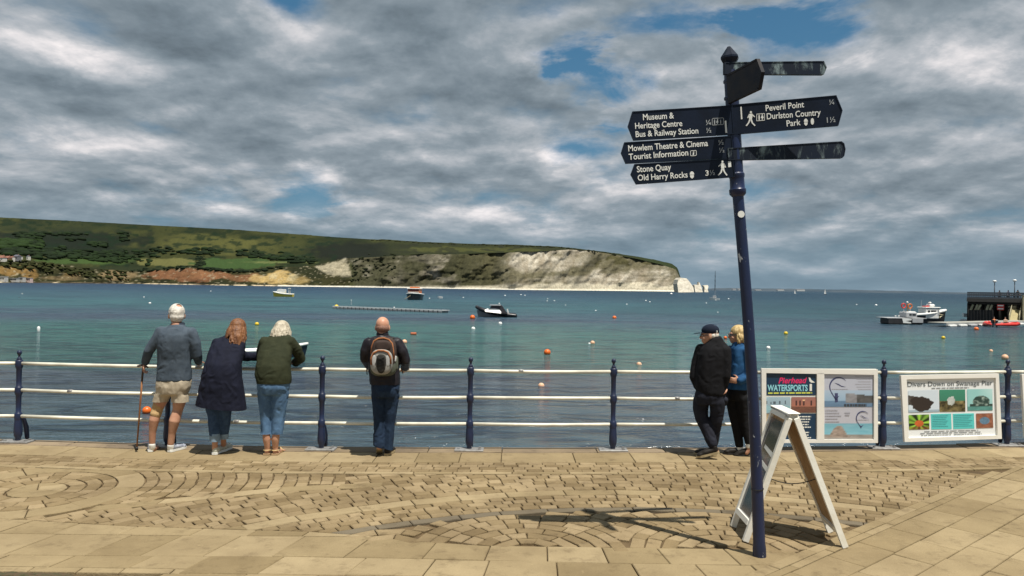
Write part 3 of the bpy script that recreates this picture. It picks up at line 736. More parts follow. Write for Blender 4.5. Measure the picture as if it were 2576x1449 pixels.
# ================================================================== RAILING
def chipped(name, base, chip, amt, sc, st, rough=.33, wid=.035, spec=.5):
    m = bpy.data.materials.new(name); m.use_nodes = True; MATS[name] = m
    t = NT(m.node_tree); t.n.clear(); out = t.add('ShaderNodeOutputMaterial'); b = t.add('ShaderNodeBsdfPrincipled'); t.l.new(b.outputs[0], out.inputs[0])
    tc = t.vmath('MULTIPLY', t.add('ShaderNodeTexCoord').outputs['Object'], st)
    f = t.maprange(t.noise(tc, sc, 7, .68, .3), amt, amt+wid); g = t.maprange(t.noise(tc, sc*.35, 4, .6), .35, .7)
    c = t.mix(g, base, tuple(k*.6 for k in base)); c = t.mix(f, c, chip)
    t.l.new(c, b.inputs['Base Color']); t.l.new(t.math('ADD', rough, t.math('MULTIPLY', t.math('MAXIMUM', f, t.math('MULTIPLY', g, .5)), .35)), b.inputs['Roughness']); b.inputs['Specular IOR Level'].default_value = spec
    bp = t.add('ShaderNodeBump'); bp.inputs['Strength'].default_value = .5; bp.inputs['Distance'].default_value = .004; t.l.new(t.math('ADD', f, t.math('MULTIPLY', t.noise(tc, sc*3, 4, .6), .5)), bp.inputs['Height']); t.l.new(bp.outputs[0], b.inputs['Normal'])
    return m
navy = chipped('navy_paint', (.014, .024, .066), (.20, .15, .12), .665, 16., (1, 1, .6))
cream = chipped('rail_paint', (.80, .77, .64), (.34, .22, .12), .70, 6., (1, 1, 1), .3, .03)
platem = mat('galvanised', (.30, .30, .29), .55, (.20, .19, .18), 12., metal=.3)
rail_root = thing('railing', 'navy posted seafront railing with three cream rails along the quay edge', 'railing', (0, 0, 0))
RZ = (.972, .635, .305)
def make_post(p, lean):
    prof = [(.030,.0),(.033,.03),(.046,.06),(.050,.12),(.046,.20),(.041,.26)]
    for z in (RZ[2], RZ[1], RZ[0]):
        prof += [(.032,z-.070),(.041,z-.050),(.0445,z-.03),(.0445,z+.026),(.040,z+.040),(.031,z+.048)]
        if z != RZ[0]: prof += [(.030, z+.12)]
    mb = MB(); mb.lathe(prof, 20)
    o = mb.build('railing_post', navy, rail_root, auto=50); o.location = (p.x, p.y, .025); o.rotation_euler = (0, R(lean), 0)
    f = MB().lathe([(.030,RZ[0]+.048),(.028,RZ[0]+.062),(.016,RZ[0]+.080),(.012,RZ[0]+.096),(.018,RZ[0]+.108),(.027,RZ[0]+.124),(.029,RZ[0]+.138),(.024,RZ[0]+.155),(.010,RZ[0]+.166)], 16).build('finial', navy, o, smooth=True)
    b = MB(); b.box((0, -.02, -.012), (.36, .17, .024), bev=.005); b.box((-.13, -.05, .006), (.03, .03, .014)); b.box((.13, -.05, .006), (.03, .03, .014)); b.box((.13, .03, .006), (.03, .03, .014))
    b.build('base_plate', platem, o)
    # the swept stay behind the foot
    st = MB().tube([(.012, .16, .0), (.014, .135, .14), (.012, .09, .25), (.0, .03, .31)], [.026, .030, .024, .018], 8, rnd=True).build('stay', navy, o, smooth=True)
    return o
for i, p in enumerate(POSTS): make_post(p, .25*math.sin(i*2.1))
def rail_y(i): return POSTS[i]+Vector((0, 0, .025))
for i in range(len(POSTS)-1):
    a, b = rail_y(i), rail_y(i+1)
    for z in RZ:
        n = 6; pts = []
        d = (b-a).normalized()
        for k in range(n+1):
            q = a.lerp(b, k/n); sag = .006*math.sin(math.pi*k/n)*(1+.5*math.sin(i*3+z*9)); pts.append(q+Vector((0, 0, z-sag)))
        pts[0] += d*.045; pts[-1] -= d*.045
        MB().tube(pts, .0215, 12).build('rail', cream, rail_root, smooth=True)
        if (i*3+int(z*10)) % 4 == 1:
            q = a.lerp(b, .25+.1*(i % 3)); MB().tube([q+Vector((-.03, 0, z)), q+Vector((.03, 0, z))], .0235, 10).build('rail_joint', MATS['galvanised'], rail_root, smooth=True)
# ================================================================== SIGNPOST
white = mat('sign_white', (.80, .80, .74), .5)
postm = chipped('post_paint', (.012, .022, .068), (.50, .52, .54), .63, 15., (1, 1, .45))
armm = mat('arm_paint', (.008, .014, .030), .42, (.006, .010, .020), 6., spec=.22, bump=.1, bscale=40)
oldm = chipped('weathered_arm', (.010, .016, .030), (.20, .26, .26), .50, 4., (1.9, 1, .8), .45, .16, .25)
base = on_z(1910, 1398); base.z = 0
sp = thing('signpost', 'tall leaning navy fingerpost with seven direction arms', 'signpost', base)
LEAN = Matrix.Rotation(R(-4.28), 3, 'Y'); sp.rotation_euler = LEAN.to_euler()
K = 0.003054*1.0
mb = MB(); mb.lathe([(.050,-.02),(.050,.06)]+[(.0455-.0035*min(1, (z-.1)/1.2), z) for z in np.linspace(.10, 2.80, 19)], 24); mb.v = [(x+.024*math.sin(math.pi*max(0, z)/2.82), y, z) for x, y, z in mb.v]
mb.build('pole', postm, sp, auto=40)
mb = MB(); mb.lathe([(.044,2.78),(.062,2.80),(.064,2.835),(.056,2.845),(.054,2.92),(.058,2.93),(.060,2.955),(.051,2.965),(.051,3.53),(.060,3.535),(.060,3.55),(.051,3.56),(.051,3.66),(.058,3.665),(.058,3.68),(.050,3.69),(.048,3.755)], 20)
mb.build('sleeve', postm, sp, auto=40)
mb = MB(); mb.lathe([(.047,3.75),(.047,3.795),(.050,3.81),(.066,3.838),(.070,3.848),(.068,3.863),(.012,3.940),(.001,3.943)], 8); mb.build('cap', armm, sp)
mb = MB(); mb.lathe([(.026,0),(.026,.003)], 18, (0, 0, 0), Matrix.Rotation(R(90), 3, 'X')); st = mb.build('sticker', white, sp); st.location = (.003, -.043, 2.64)
MB().tube([(.047*math.cos(a)+.013, .047*math.sin(a), .52) for a in np.linspace(0, 2*math.pi, 13)], .004, 5).build('cable_tie', mat('black_rubber', (.012, .012, .012), .6), sp)
q4 = lambda cx, cy: (1543.4+.2633*cx, 97.6+.2633*cy)
class Plate:
    """a flat thing standing in the scene; pixels of the photograph are projected onto its plane to size what is printed on it"""
    def __init__(s, root_m, root_loc, off, yaw, pix):
        s.A = root_m; s.L = Vector(root_loc); s.off = Vector(off); s.Y = Matrix.Rotation(yaw, 3, 'Z') if not isinstance(yaw, Matrix) else yaw; s.pix = pix
        s.p0 = s.L+s.A@s.off; s.n = s.A@s.Y@Vector((0, -1, 0))
    def uv(s, cx, cy):
        w = on_plane(*s.pix(cx, cy), s.p0, s.n); l = s.Y.inverted()@(s.A.inverted()@(w-s.L)-s.off); return (l.x, l.z)
    def P(s, u, v, d=0.): return s.off+s.Y@Vector((u, -d, v))     # local point, d towards the viewer
    def N(s): return s.Y@Vector((0, -1, 0))
    def poly(s, mb, pts, d0, th, raw=False):
        uvs = pts if raw else [s.uv(*p) for p in pts]
        mb.slab([s.P(u, v, d0) for u, v in uvs], s.N(), th)
    def text(s, mb, txt, a, b, cap, d=.002, bold=.012, shear=0.):
        """text from baseline start a to end b (crop px), cap height in crop px"""
        p, f = text_mesh(txt, bold); u0, v0 = s.uv(*a); u1, v1 = s.uv(*b); _, vt = s.uv(a[0], a[1]-cap)
        x0, x1 = p[:,0].min(), p[:,0].max(); sx = math.hypot(u1-u0, v1-v0)/(x1-x0); sy = (vt-v0)/.70
        e = Vector((u1-u0, v1-v0)).normalized(); vs = []
        for x, y, z in p:
            X = (x-x0)*sx+shear*y*sy; Y = y*sy; vs.append(s.P(u0+e.x*X-e.y*Y, v0+e.y*X+e.x*Y, d))
        mb.add(vs, f)
def arm(plate, poly, label, m=None, th=.026, d=.0):
    mb = MB(); uvs = [plate.uv(*p) for p in poly]; plate.poly(mb, uvs, d-th, th, True)
    # raised rim along the edges
    cu = sum(u for u, v in uvs)/len(uvs); cv = sum(v for u, v in uvs)/len(uvs)
    for i in range(len(uvs)):
        a, b = uvs[i], uvs[(i+1) % len(uvs)]; inn = lambda p: (p[0]+(cu-p[0])*min(1, .008/max(1e-6, abs(cu-p[0])+.02)), p[1]+(cv-p[1])*min(1, .006/max(1e-6, abs(cv-p[1]))))
        plate.poly(mb, [a, b, inn(b), inn(a)], d, .004, True)
    o = mb.build('direction_arm', m or armm, sp); o['label'] = label; return o
def walker(mb, pl_, x, y, h, flip=1):
    X = lambda u, v: (x+flip*u*h, y-v*h)
    pl_.poly(mb, [X(.07*math.cos(t)+.02, .92+.075*math.sin(t)) for t in np.linspace(0, 6.283, 11)[:-1]], .001, .0015)
    for P_ in ([(-.10,.80),(.10,.84),(.13,.70),(.09,.45),(-.09,.45),(-.13,.62)], [(-.10,.80),(-.22,.55),(-.18,.52),(-.07,.70)], [(.10,.82),(.30,.62),(.27,.58),(.10,.70)],
               [(-.09,.46),(.03,.46),(-.08,.22),(-.24,.0),(-.32,.03),(-.16,.25)], [(-.02,.46),(.09,.46),(.16,.22),(.33,.05),(.27,.0),(.07,.20)]):
        pl_.poly(mb, [X(*p) for p in P_], .001, .0015)
def acorn(mb, pl_, x0, y0, x1, y1):
    w, h = x1-x0, y1-y0
    pl_.poly(mb, [(x0+w*a, y0+h*b) for a, b in ((0,.45),(.05,.2),(.3,0),(.6,0),(.9,.2),(.95,.45))], .001, .0015)
    pl_.poly(mb, [(x0+w*a, y0+h*b) for a, b in ((.05,.52),(.9,.52),(.85,.8),(.55,1.),(.3,.92),(.08,.75))], .001, .0015)
def outline(mb, pl_, x0, y0, x1, y1, t=6, sk=0):
    for a in ((x0, y0, x1, y0+t), (x0, y1-t, x1, y1), (x0, y0, x0+t, y1), (x1-t, y0, x1, y1)):
        pl_.poly(mb, [(a[0], a[1]-sk*(a[0]-x0)), (a[2], a[1]-sk*(a[2]-x0)), (a[2], a[3]-sk*(a[2]-x0)), (a[0], a[3]-sk*(a[0]-x0))], .001, .0012)
def mini(mb, pl_, x, y, h, skirt=False):
    pl_.poly(mb, [(x-h*.1, y-h), (x+h*.1, y-h), (x+h*.1, y-h*.8), (x-h*.1, y-h*.8)], .001, .0012)
    pl_.poly(mb, [(x-h*.13, y-h*.76), (x+h*.13, y-h*.76), (x+h*(.28 if skirt else .12), y-h*.3), (x+h*.1, y-h*.3), (x+h*.1, y), (x-h*.1, y), (x-h*.1, y-h*.3), (x-h*(.28 if skirt else .12), y-h*.3)], .001, .0012)
grey = mat('faded_print', (.36, .38, .38), .6)
L0 = Plate(LEAN, base, (0, -.052, 0), 0., q4)
o = arm(L0, [(135,835),(178,695),(1130,635),(1150,913),(190,970)], 'upper left arm pointing to the museum and the station')
mb = MB(); g = MB()
L0.text(mb, 'Museum &', (280,778), (575,760), 58); L0.text(mb, 'Heritage Centre', (205,860), (655,834), 56); L0.text(mb, 'Bus & Railway Station', (210,940), (808,904), 56)
mb.build('lettering', white, o); L0.text(g, '¼', (880,824), (928,821), 48); L0.text(g, '½', (885,898), (932,895), 46)
outline(g, L0, 937, 760, 1050, 828, 5, .06); mini(g, L0, 962, 818, 46); mini(g, L0, 990, 816, 46, True); mini(g, L0, 1020, 814, 40); g.build('symbols', grey, o)
mb = MB(); L0.poly(mb, [(1058,785),(1074,783),(1082,898),(1066,900)], .001, .0015); mb.build('stripe', white, o)
o = arm(L0, [(70,1090),(100,990),(1130,926),(1145,1138),(115,1192)], 'middle left arm pointing to the theatre and tourist information')
mb = MB(); g = MB()
L0.text(mb, 'Mowlem Theatre & Cinema', (140,1076), (900,1024), 58); L0.text(mb, 'Tourist Information', (145,1157), (712,1114), 58)
outline(mb, L0, 730, 1068, 790, 1122, 5, .06); L0.text(mb, 'i', (752,1112), (766,1110), 36, shear=.25); mb.build('lettering', white, o)
L0.text(g, '½', (1000,1014), (1050,1010), 46); L0.text(g, '½', (1008,1088), (1056,1084), 46); g.build('fractions', grey, o)
o = arm(L0, [(162,1295),(198,1197),(1140,1142),(1160,1320),(215,1390)], 'lower left arm pointing to the stone quay and the rocks')
mb = MB(); g = MB()
L0.text(mb, 'Stone Quay', (222,1276), (548,1252), 58); L0.text(mb, 'Old Harry Rocks', (230,1356), (706,1324), 56); acorn(mb, L0, 725, 1268, 770, 1336); L0.text(mb, '3', (876,1308), (908,1306), 50)
mb.build('lettering', white, o); L0.text(g, '½', (918,1304), (966,1300), 48); g.build('fraction', grey, o)
mb = MB(); walker(mb, L0, 1040, 1308, 145, -1); L0.poly(mb, [(1090,1172),(1118,1170),(1122,1224),(1094,1228)], .001, .0015); mb.build('walker_symbol', white, o)
L1 = Plate(LEAN, base, (0, -.052, 0), R(-9), q4)
o = arm(L1, [(1110,632),(2125,540),(2185,685),(2145,830),(1130,915)], 'upper right arm pointing to the point and the country park')
mb = MB(); g = MB()
L1.text(mb, 'Peveril Point', (1452,692), (1818,654), 58); L1.text(mb, 'Durlston Country', (1462,770), (1977,730), 58); L1.text(mb, 'Park', (1652,838), (1786,824), 58); acorn(mb, L1, 1815, 764, 1855, 832)
L1.poly(mb, [(1896+16*math.cos(t), 790+32*math.sin(t)) for t in np.linspace(0, 6.283, 13)[:-1]], .001, .0015); mb.build('lettering', white, o)
L1.text(g, '¼', (2058,630), (2106,626), 46); L1.text(g, '1½', (2036,802), (2118,794), 50); g.build('fractions', grey, o)
mb = MB(); walker(mb, L1, 1306, 835, 145, 1); L1.poly(mb, [(1208,652),(1221,650),(1228,768),(1215,770)], .001, .0015); outline(mb, L1, 1362, 718, 1442, 788, 5, .08); mini(mb, L1, 1388, 778, 52); mini(mb, L1, 1418, 774, 52, True); mb.build('walker_symbol', white, o)
L2 = Plate(LEAN, base, (0, -.050, 0), R(6), q4)
o = arm(L2, [(1085,1045),(2175,980),(2200,1000),(2212,1055),(2200,1120),(2180,1140),(1095,1160)], 'thin weathered lower right arm with worn off lettering', oldm, .03)
L2b = Plate(LEAN, base, (0, -.046, 0), R(11), q4)
o = arm(L2b, [(1060,224),(2005,213),(2033,275),(2005,343),(1060,338)], 'thin weathered arm at the top right of the pole', oldm, .03)
# arm coming towards the viewer, seen almost end on
yw = R(-75); L3 = Plate(LEAN, base, (-.035, -.045, 0), yw, q4)
mb = MB(); z0 = 3.600
L3.poly(mb, [(-.0,z0-.11),(.40,z0-.11),(.45,z0),(.40,z0+.11),(0,z0+.11)], -.014, .028, True)
L3.poly(mb, [(.01,z0+.096),(.395,z0+.096),(.40,z0+.11),(0,z0+.11)], .014, .004, True); L3.poly(mb, [(.0,z0-.11),(.40,z0-.11),(.395,z0-.096),(.01,z0-.096)], .014, .004, True)
o = mb.build('direction_arm', mat('arm_shade', (.010, .011, .018), .5, (.022, .019, .020), 10., spec=.2), sp); o['label'] = 'foreshortened arm pointing towards the viewer'

# ================================================================== A-BOARD
wood = mat('white_wood', (.82, .80, .72), .5, (.72, .67, .54), 3., bump=.15, bscale=30, lo=.45, hi=.8)
ply = mat('bare_plywood', (.46, .30, .15), .8, (.34, .21, .10), 5., bump=.2, bscale=20, stretch=(6, 6, 1))
ab = thing('a_board', 'white timber sandwich board standing open behind the signpost foot', 'sandwich board', (2.30, 6.15, 0))
V_ = lambda x, y, z: Vector((x, y, z))-Vector((2.28, 6.1, 0))
def beam(name, a, b, w, t, wdir, m, parent, ex=0.):
    """bar from a to b, w along wdir, t across"""
    d = (b-a); L = d.length; d.normalize(); wd = (wdir-d*wdir.dot(d)).normalized(); td = d.cross(wd)
    M = Matrix((wd, td, d)).transposed(); return MB().box((a+b)/2, (w, t, L+ex), M, bev=.004).build(name, m, parent)
def apanel(tn, tf, bf, bn, side, lab):
    wdir = (tf-tn).normalized(); down = (bn-tn).normalized(); nrm = wdir.cross(down).normalized()
    if nrm.z < 0: nrm = -nrm
    fr = MB().box(((tn+tf+bn+bf)/4)-nrm*.012, (.001, .001, .001)) if False else None
    face = MB(); a, b, c_, d = tn.lerp(bn, .03), tf.lerp(bf, .03), tf.lerp(bf, .86), tn.lerp(bn, .86)
    face.slab([p-nrm*.012 for p in (a, b, c_, d)], nrm, .010)
    root = face.build('panel', ply, ab); root['label'] = lab
    for p, q, nm in ((tn, bn, 'stile'), (tf, bf, 'stile')): beam(nm, p, q, .034, .046, wdir, wood, root)
    g = (tn-tf).normalized()*.018
    beam('top_rail', tn-g, tf+g, .055, .060, down, wood, root)
    beam('bottom_rail', tn.lerp(bn, .86)-g, tf.lerp(bf, .86)+g, .045, .056, down, wood, root)
    return root, nrm, (a, b, c_, d)
rl, nl, ql = apanel(V_(2.245,5.955,1.02), V_(2.255,6.325,1.02), V_(1.925,6.36,0), V_(1.912,5.985,0), -1, 'glazed left panel')
rr, nr, qr = apanel(V_(2.302,5.955,1.02), V_(2.312,6.325,1.02), V_(2.720,6.245,0), V_(2.680,5.875,0), 1, 'right panel with bare plywood inside')
mb = MB(); a, b, c_, d = ql; mb.slab([p+nl*.004 for p in (a.lerp(c_, .03), b.lerp(d, .03), c_.lerp(a, .03), d.lerp(b, .03))], nl, .004)
mb.build('glazed_poster', mat('glazed_poster', (.045, .055, .075), .12, (.20, .11, .10), 3.5, spec=.8, coord='Object', lo=.5, hi=.7), rl)
mb = MB(); 
for k, t in ((0, .33), (1, .47)):
    e = a.lerp(d, t), b.lerp(c_, t-.05); mb.slab([p+nl*.0085 for p in (e[0].lerp(e[1], .15), e[0].lerp(e[1], .75), e[0].lerp(e[1], .75)+(d-a)*.035, e[0].lerp(e[1], .15)+(d-a)*.045)], nl, .001)
mb.build('pale_print', white, rl)
MB().tube([V_(2.23, 5.93, 1.045), V_(2.24, 6.34, 1.045)], .012, 8).build('hinge', MATS['galvanised'], ab); MB().box(V_(2.278, 6.14, 1.056), (.10, .41, .010), Matrix.Rotation(R(-1), 3, 'Y'), bev=.003).build('cap_board', wood, ab)
pts = [V_(2.09+.4*t, 6.03-.04*t, .52-.05*math.sin(math.pi*t)) for t in np.linspace(0, 1, 9)]; MB().tube(pts, .004, 5).build('stay_cord', MATS['black_rubber'], ab)

# ================================================================== NOTICEBOARDS ON THE RAILING
frm = mat('board_frame', (.82, .80, .74), .45, (.70, .67, .58), 4., lo=.5, hi=.8, bump=.1, bscale=40)
pic = mat('photo_print', (1, 1, 1), .35, attr='col')
navyp = mat('print_navy', (.010, .040, .085), .35); dark = mat('print_dark', (.05, .06, .075), .5); dim = mat('print_grey', (.42, .42, .47), .5)
def board_plate(i0, i1, off, pix, tilt=0.):
    a, b = POSTS[i0], POSTS[i1]; ang = math.atan2(b.y-a.y, b.x-a.x)
    M = Matrix.Rotation(ang, 3, 'Z')@Matrix.Rotation(tilt, 3, 'X'); o = (a+b)/2+Matrix.Rotation(ang, 3, 'Z')@Vector((0, -off, 0))
    return Plate(Matrix.Identity(3), (o.x, o.y, 0), (0, 0, 0), M, pix), o
def quad_frame(pl_, name, outer, inner, d, parent, m):
    for i in range(4):
        j = (i+1) % 4; mb = MB(); pl_.poly(mb, [outer[i], outer[j], inner[j], inner[i]], -.012, .012+d); mb.build(name, m, parent)
def sheet(pl_, quad, d, name, m, parent):
    mb = MB(); pl_.poly(mb, quad, d-.003, .003); return mb.build(name, m, parent)
def picture(pl_, quad, fn, parent, d=.004, nx=46, ny=34, name='photo'):
    uv = [pl_.uv(*q) for q in quad]; vs = []; cs = []
    for j in range(ny+1):
        for i in range(nx+1):
            s, t = i/nx, j/ny
            u = [(1-s)*(1-t)*uv[3][k]+s*(1-t)*uv[2][k]+s*t*uv[1][k]+(1-s)*t*uv[0][k] for k in (0, 1)]
            vs.append(pl_.P(u[0], u[1], d)); cs.append(fn(s, t))
    mb = MB().add(vs, [(j*(nx+1)+i, j*(nx+1)+i+1, (j+1)*(nx+1)+i+1, (j+1)*(nx+1)+i) for j in range(ny) for i in range(nx)])
    o = mb.build(name, pic, parent); colored(o, lambda p: np.array(cs)); return o
def fuzz(s, t, k, o=3): return float(fbm(np.array([[s*k, t*k, k*.37]]), o)[0])
def lines(pl_, rows, m, parent, name='small_print', d=.004):
    """illegible small print: broken strokes"""
    mb = MB(); rn = random.Random(5)
    for x0, y0, x1, y1, h in rows:
        t = 0.
        while t < 1:
            w = rn.uniform(.05, .13); e = min(1, t+w); A = (x0+(x1-x0)*t, y0+(y1-y0)*t); B = (x0+(x1-x0)*e, y0+(y1-y0)*e)
            pl_.poly(mb, [A, B, (B[0], B[1]-h), (A[0], A[1]-h)], d, .0006); t = e+rn.uniform(.012, .03)
    return mb.build(name, m, parent)
q5 = lambda cx, cy: (1898.2+.1408*cx, 922.5+.1408*cy)
B1p, o1 = board_plate(6, 7, .075, q5)
nb = thing('noticeboard', 'white framed double noticeboard headed watersports on the railing', 'noticeboard', (o1.x, o1.y, 0))
sheet(B1p, [(110,1350),(2170,1350),(2170,40),(110,30)], -.010, 'backing', frm, nb)
quad_frame(B1p, 'frame', [(105,28),(2180,45),(2180,1355),(122,1355)], [(190,108),(2112,140),(2112,1290),(192,1300)], .022, nb, frm)
mb = MB(); B1p.poly(mb, [(1095,112),(1225,114),(1225,1296),(1097,1298)], -.012, .034); mb.build('mullion', frm, nb)
lp = sheet(B1p, [(190,1300),(1096,1300),(1096,108),(190,108)], .0, 'poster', white, nb); lp['label'] = 'left poster with a pink and blue heading'
sheet(B1p, [(195,510),(1090,510),(1090,110),(195,110)], .003, 'heading', navyp, lp)
mb = MB(); B1p.text(mb, 'Pierhead', (420,296), (900,290), 105, d=.004, bold=.02, shear=.28); mb.build('lettering', mat('print_pink', (.80, .025, .14), .4), lp)
mb = MB(); B1p.text(mb, 'WATERSPORTS', (222,430), (940,430), 108, d=.004, bold=.03); mb.build('lettering', mat('print_sky', (.30, .66, .74), .4), lp)
lines(B1p, [(235,484,1020,478,26)], mat('print_lime', (.66, .70, .12), .4), lp)
mb = MB(); B1p.poly(mb, [(950,195),(972,186),(990,200),(1000,228),(1070,280),(1010,285),(972,262),(962,205)], .004, .001); B1p.poly(mb, [(975,306),(1016,306),(1016,432),(975,432)], .004, .001); mb.build('gull_emblem', white, lp)
def pier_pic(s, t):
    b = .55+.2*t; c_ = np.array([.42, .58, .68])*b*1.2 if t > .45 else np.array([.30, .50, .56])*(.8+.4*fuzz(s, t*3, 6))
    if .55 < t < .9 and (int(s*17) in (0, 3, 5, 6, 9, 13)) and t < .62+.25*fuzz(int(s*17), 1, 3): c_ = np.array([.10, .13, .16])
    return c_
picture(B1p, [(195,540),(630,540),(630,820),(195,820)], pier_pic, lp, .005)
def dusk(s, t):
    c_ = np.array([.50, .18, .10])*(1-t)+np.array([.34, .16, .14])*t if t > .4 else np.array([.16, .07, .05])+np.array([.35, .16, .09])*max(0, fuzz(s*2, t*9, 4)-.45)
    if .45 < t < .78 and (int(s*13) in (2, 4, 6, 10)): c_ = np.array([.06, .03, .03])
    if math.hypot(s-.5, (t-.8)) < .05: c_ = np.array([.9, .55, .3])
    return c_
picture(B1p, [(650,540),(1090,540),(1090,820),(650,820)], dusk, lp, .005)
sheet(B1p, [(195,1300),(1090,1300),(1090,838),(195,838)], .003, 'text_block', navyp, lp)
picture(B1p, [(196,842),(318,842),(318,1296),(196,1296)], lambda s, t: np.array([.55, .42, .26])*(.3+1.1*fuzz(s, t*2, 4)), lp, .005, 8, 22)
lines(B1p, [(560+30*(k % 3), 900+k*47, 1000-18*(k % 4)+10*(k % 2), 900+k*47, 20) for k in range(9) if k != 5], white, lp)
rp = sheet(B1p, [(1225,1292),(2112,1292),(2112,138),(1225,138)], .0, 'poster', mat('print_lilac', (.52, .52, .58), .35), nb); rp['label'] = 'right poster with two crescent emblems'
def coast(s, t):
    if t > .5: return np.array([.50, .52, .60])
    if t < .18: c_ = np.array([.13, .22, .34])*(.8+.5*fuzz(s*2, t*8, 4))
    else: c_ = np.array([.25, .42, .58])*(1-t)+np.array([.50, .54, .62])*t*1.2
    top = .40-.12*max(0, s-.5)*1.2
    if s > .45 and .12 < t < top+.03*fuzz(s, 0, 12): c_ = np.array([.30, .30, .32])*(.35+1.1*fuzz(s, t*2, 9)) if s < .68 else np.array([.09, .09, .09])*(.5+1.2*fuzz(s, t, 9))
    return c_
picture(B1p, [(1228,142),(2108,142),(2108,714),(1228,714)], coast, rp, .003, 44, 30)
def crescent(mb, x, y, r):
    n = 22; out = []; inn = []
    for i in range(n+1):
        a = R(35)+R(200)*i/n; w = .11*math.sin(math.pi*i/n)**.7+.012; ee = 1+.25*max(0, (i/n-.6)); out.append((x+r*math.cos(a)*ee, y-r*math.sin(a)*ee)); inn.append((x+r*(1-w*1.3)*math.cos(a)*ee, y-r*(1-w*1.3)*math.sin(a)*ee))
    for i in range(n): B1p.poly(mb, [out[i], out[i+1], inn[i+1], inn[i]], .004, .0008)
    B1p.poly(mb, [(x-.45*r, y-.35*r), (x-.1*r, y-.15*r), (x+.35*r, y+.1*r), (x+.85*r, y+.12*r), (x+.35*r, y+.0*r), (x, y-.22*r)], .004, .0008)
    tx, ty = x-.25*r, y+1.55*r
    B1p.poly(mb, [(x-.83*r, y+.75*r), (x-.74*r, y+.7*r), (tx, ty), (tx-.02*r, ty+.12*r)], .004, .0008); B1p.poly(mb, [(tx-.3*r, ty-.45*r), (tx, ty-.25*r), (tx+.35*r, ty-.45*r), (tx+.08*r, ty-.1*r), (tx, ty+.1*r), (tx-.1*r, ty-.1*r)], .004, .0008)
mb = MB(); crescent(mb, 1490, 340, 160); B1p.poly(mb, [(1425,470),(1480,470),(1480,625),(1428,632)], .004, .0008); mb.build('crescent_emblem', mat('print_indigo', (.06, .07, .16), .4), rp)
lines(B1p, [(1790+25*(k % 3), 180+k*46, 2070, 180+k*46, 14) for k in range(6)], dim, rp); lines(B1p, [(1260, 780+k*50, 1480+30*(k % 3), 780+k*50, 15) for k in range(5)]+[(1600,820,1700,820,12),(1610,870,1690,870,30)], dim, rp); lines(B1p, [(1590,705,1990,705,40)], dark, rp, d=.0045); lines(B1p, [(1370,405,1660,405,12),(1840,940,2040,940,10)], dim, rp, d=.0045)
mb = MB(); crescent(mb, 1925, 905, 118); mb.build('crescent_emblem', MATS['print_indigo'], rp)
def beach(s, t):
    c_ = np.array([.16, .42, .52])*(1.2-.3*t)+.12*fuzz(s, t*2, 5) if t > .3 else np.array([.34, .31, .28])*(.6+.7*fuzz(s, t, 8))
    h = .75*math.exp(-((s-.34)/.13)**2)+.35*math.exp(-((s-.2)/.1)**2)
    if .08 < t < h+.1*fuzz(s, t, 10): c_ = np.array([.40, .32, .27])*(.35+1.1*fuzz(s*1.5, t, 9))
    return c_
picture(B1p, [(1228,1012),(2108,1012),(2108,1288),(1228,1288)], beach, rp, .003, 40, 16)

q6 = lambda cx, cy: (2244.1+.153*cx, 922.5+.153*cy)
B2p, o2 = board_plate(7, 8, .085, q6, R(-2))
nb = thing('noticeboard', 'white framed tilted noticeboard with dive photographs and teal text boxes', 'noticeboard', (o2.x, o2.y, 0))
sheet(B2p, [(187,1226),(1772,1176),(1722,116),(130,146)], -.010, 'backing', frm, nb)
quad_frame(B2p, 'frame', [(122,140),(1727,110),(1777,1180),(183,1232)], [(215,205),(1675,178),(1708,1122),(246,1168)], .024, nb, frm)
po = sheet(B2p, [(243,1170),(1710,1124),(1677,176),(213,203)], .0, 'poster', mat('poster_white', (.80, .82, .82), .4), nb)
mb = MB(); B2p.text(mb, 'Divers Down on Swanage Pier', (246,326), (1640,300), 76, d=.004, bold=.006); mb.build('lettering', mat('print_slate', (.10, .12, .13), .4), po)
lines(B2p, [(640,358,1255,346,10)], dark, po)
def wreck(s, t):
    c_ = np.array([.62, .70, .76]) if t > .1 else np.array([.35, .45, .52])
    if t < .78-.25*s and s < .38 and t > .35: c_ = np.array([.06, .05, .04])+.25*max(0, fuzz(s, t, 8)-.6)
    if math.hypot((s-.42)/.36, (t-.38)/.34) < .65+.7*fuzz(s, t, 7): c_ = np.array([.035, .025, .02])
    return c_
picture(B2p, [(255,390),(745,382),(768,738),(262,752)], wreck, po)
def reef(s, t):
    c_ = np.array([.03, .20, .12])*(.7+.5*t)+.02
    if t < .5: k = fuzz(s, t, 7); c_ = np.array([.30, .24, .10])*(2*k-.5 if k > .3 else .1)
    if math.hypot((s-.45)/.2, (t-.5)/.3) < .7+.5*(fuzz(s, t, 9)-.5): c_ = np.array([.62, .66, .62])*(.5+.6*fuzz(s, t, 12))
    return np.clip(c_, .005, 1)
picture(B2p, [(768,378),(1192,372),(1197,734),(774,740)], reef, po)
def bubbles(s, t):
    c_ = np.array([.30, .58, .56])+np.array([.35, .25, .25])*max(0, s-.4)*t
    if math.hypot((s-.55)/.42, (t-.42)/.34) < .8 or (t < .3 and s > .1): k = fuzz(s, t*1.4, 8); c_ = np.array([.03, .06, .05])+np.array([.5, .6, .52])*max(0, k-.5)*2.2
    if t < .2: c_ = np.array([.10, .28, .25])*(.6+.8*fuzz(s, t, 7))
    return c_
picture(B2p, [(1222,370),(1640,364),(1645,716),(1232,722)], bubbles, po)
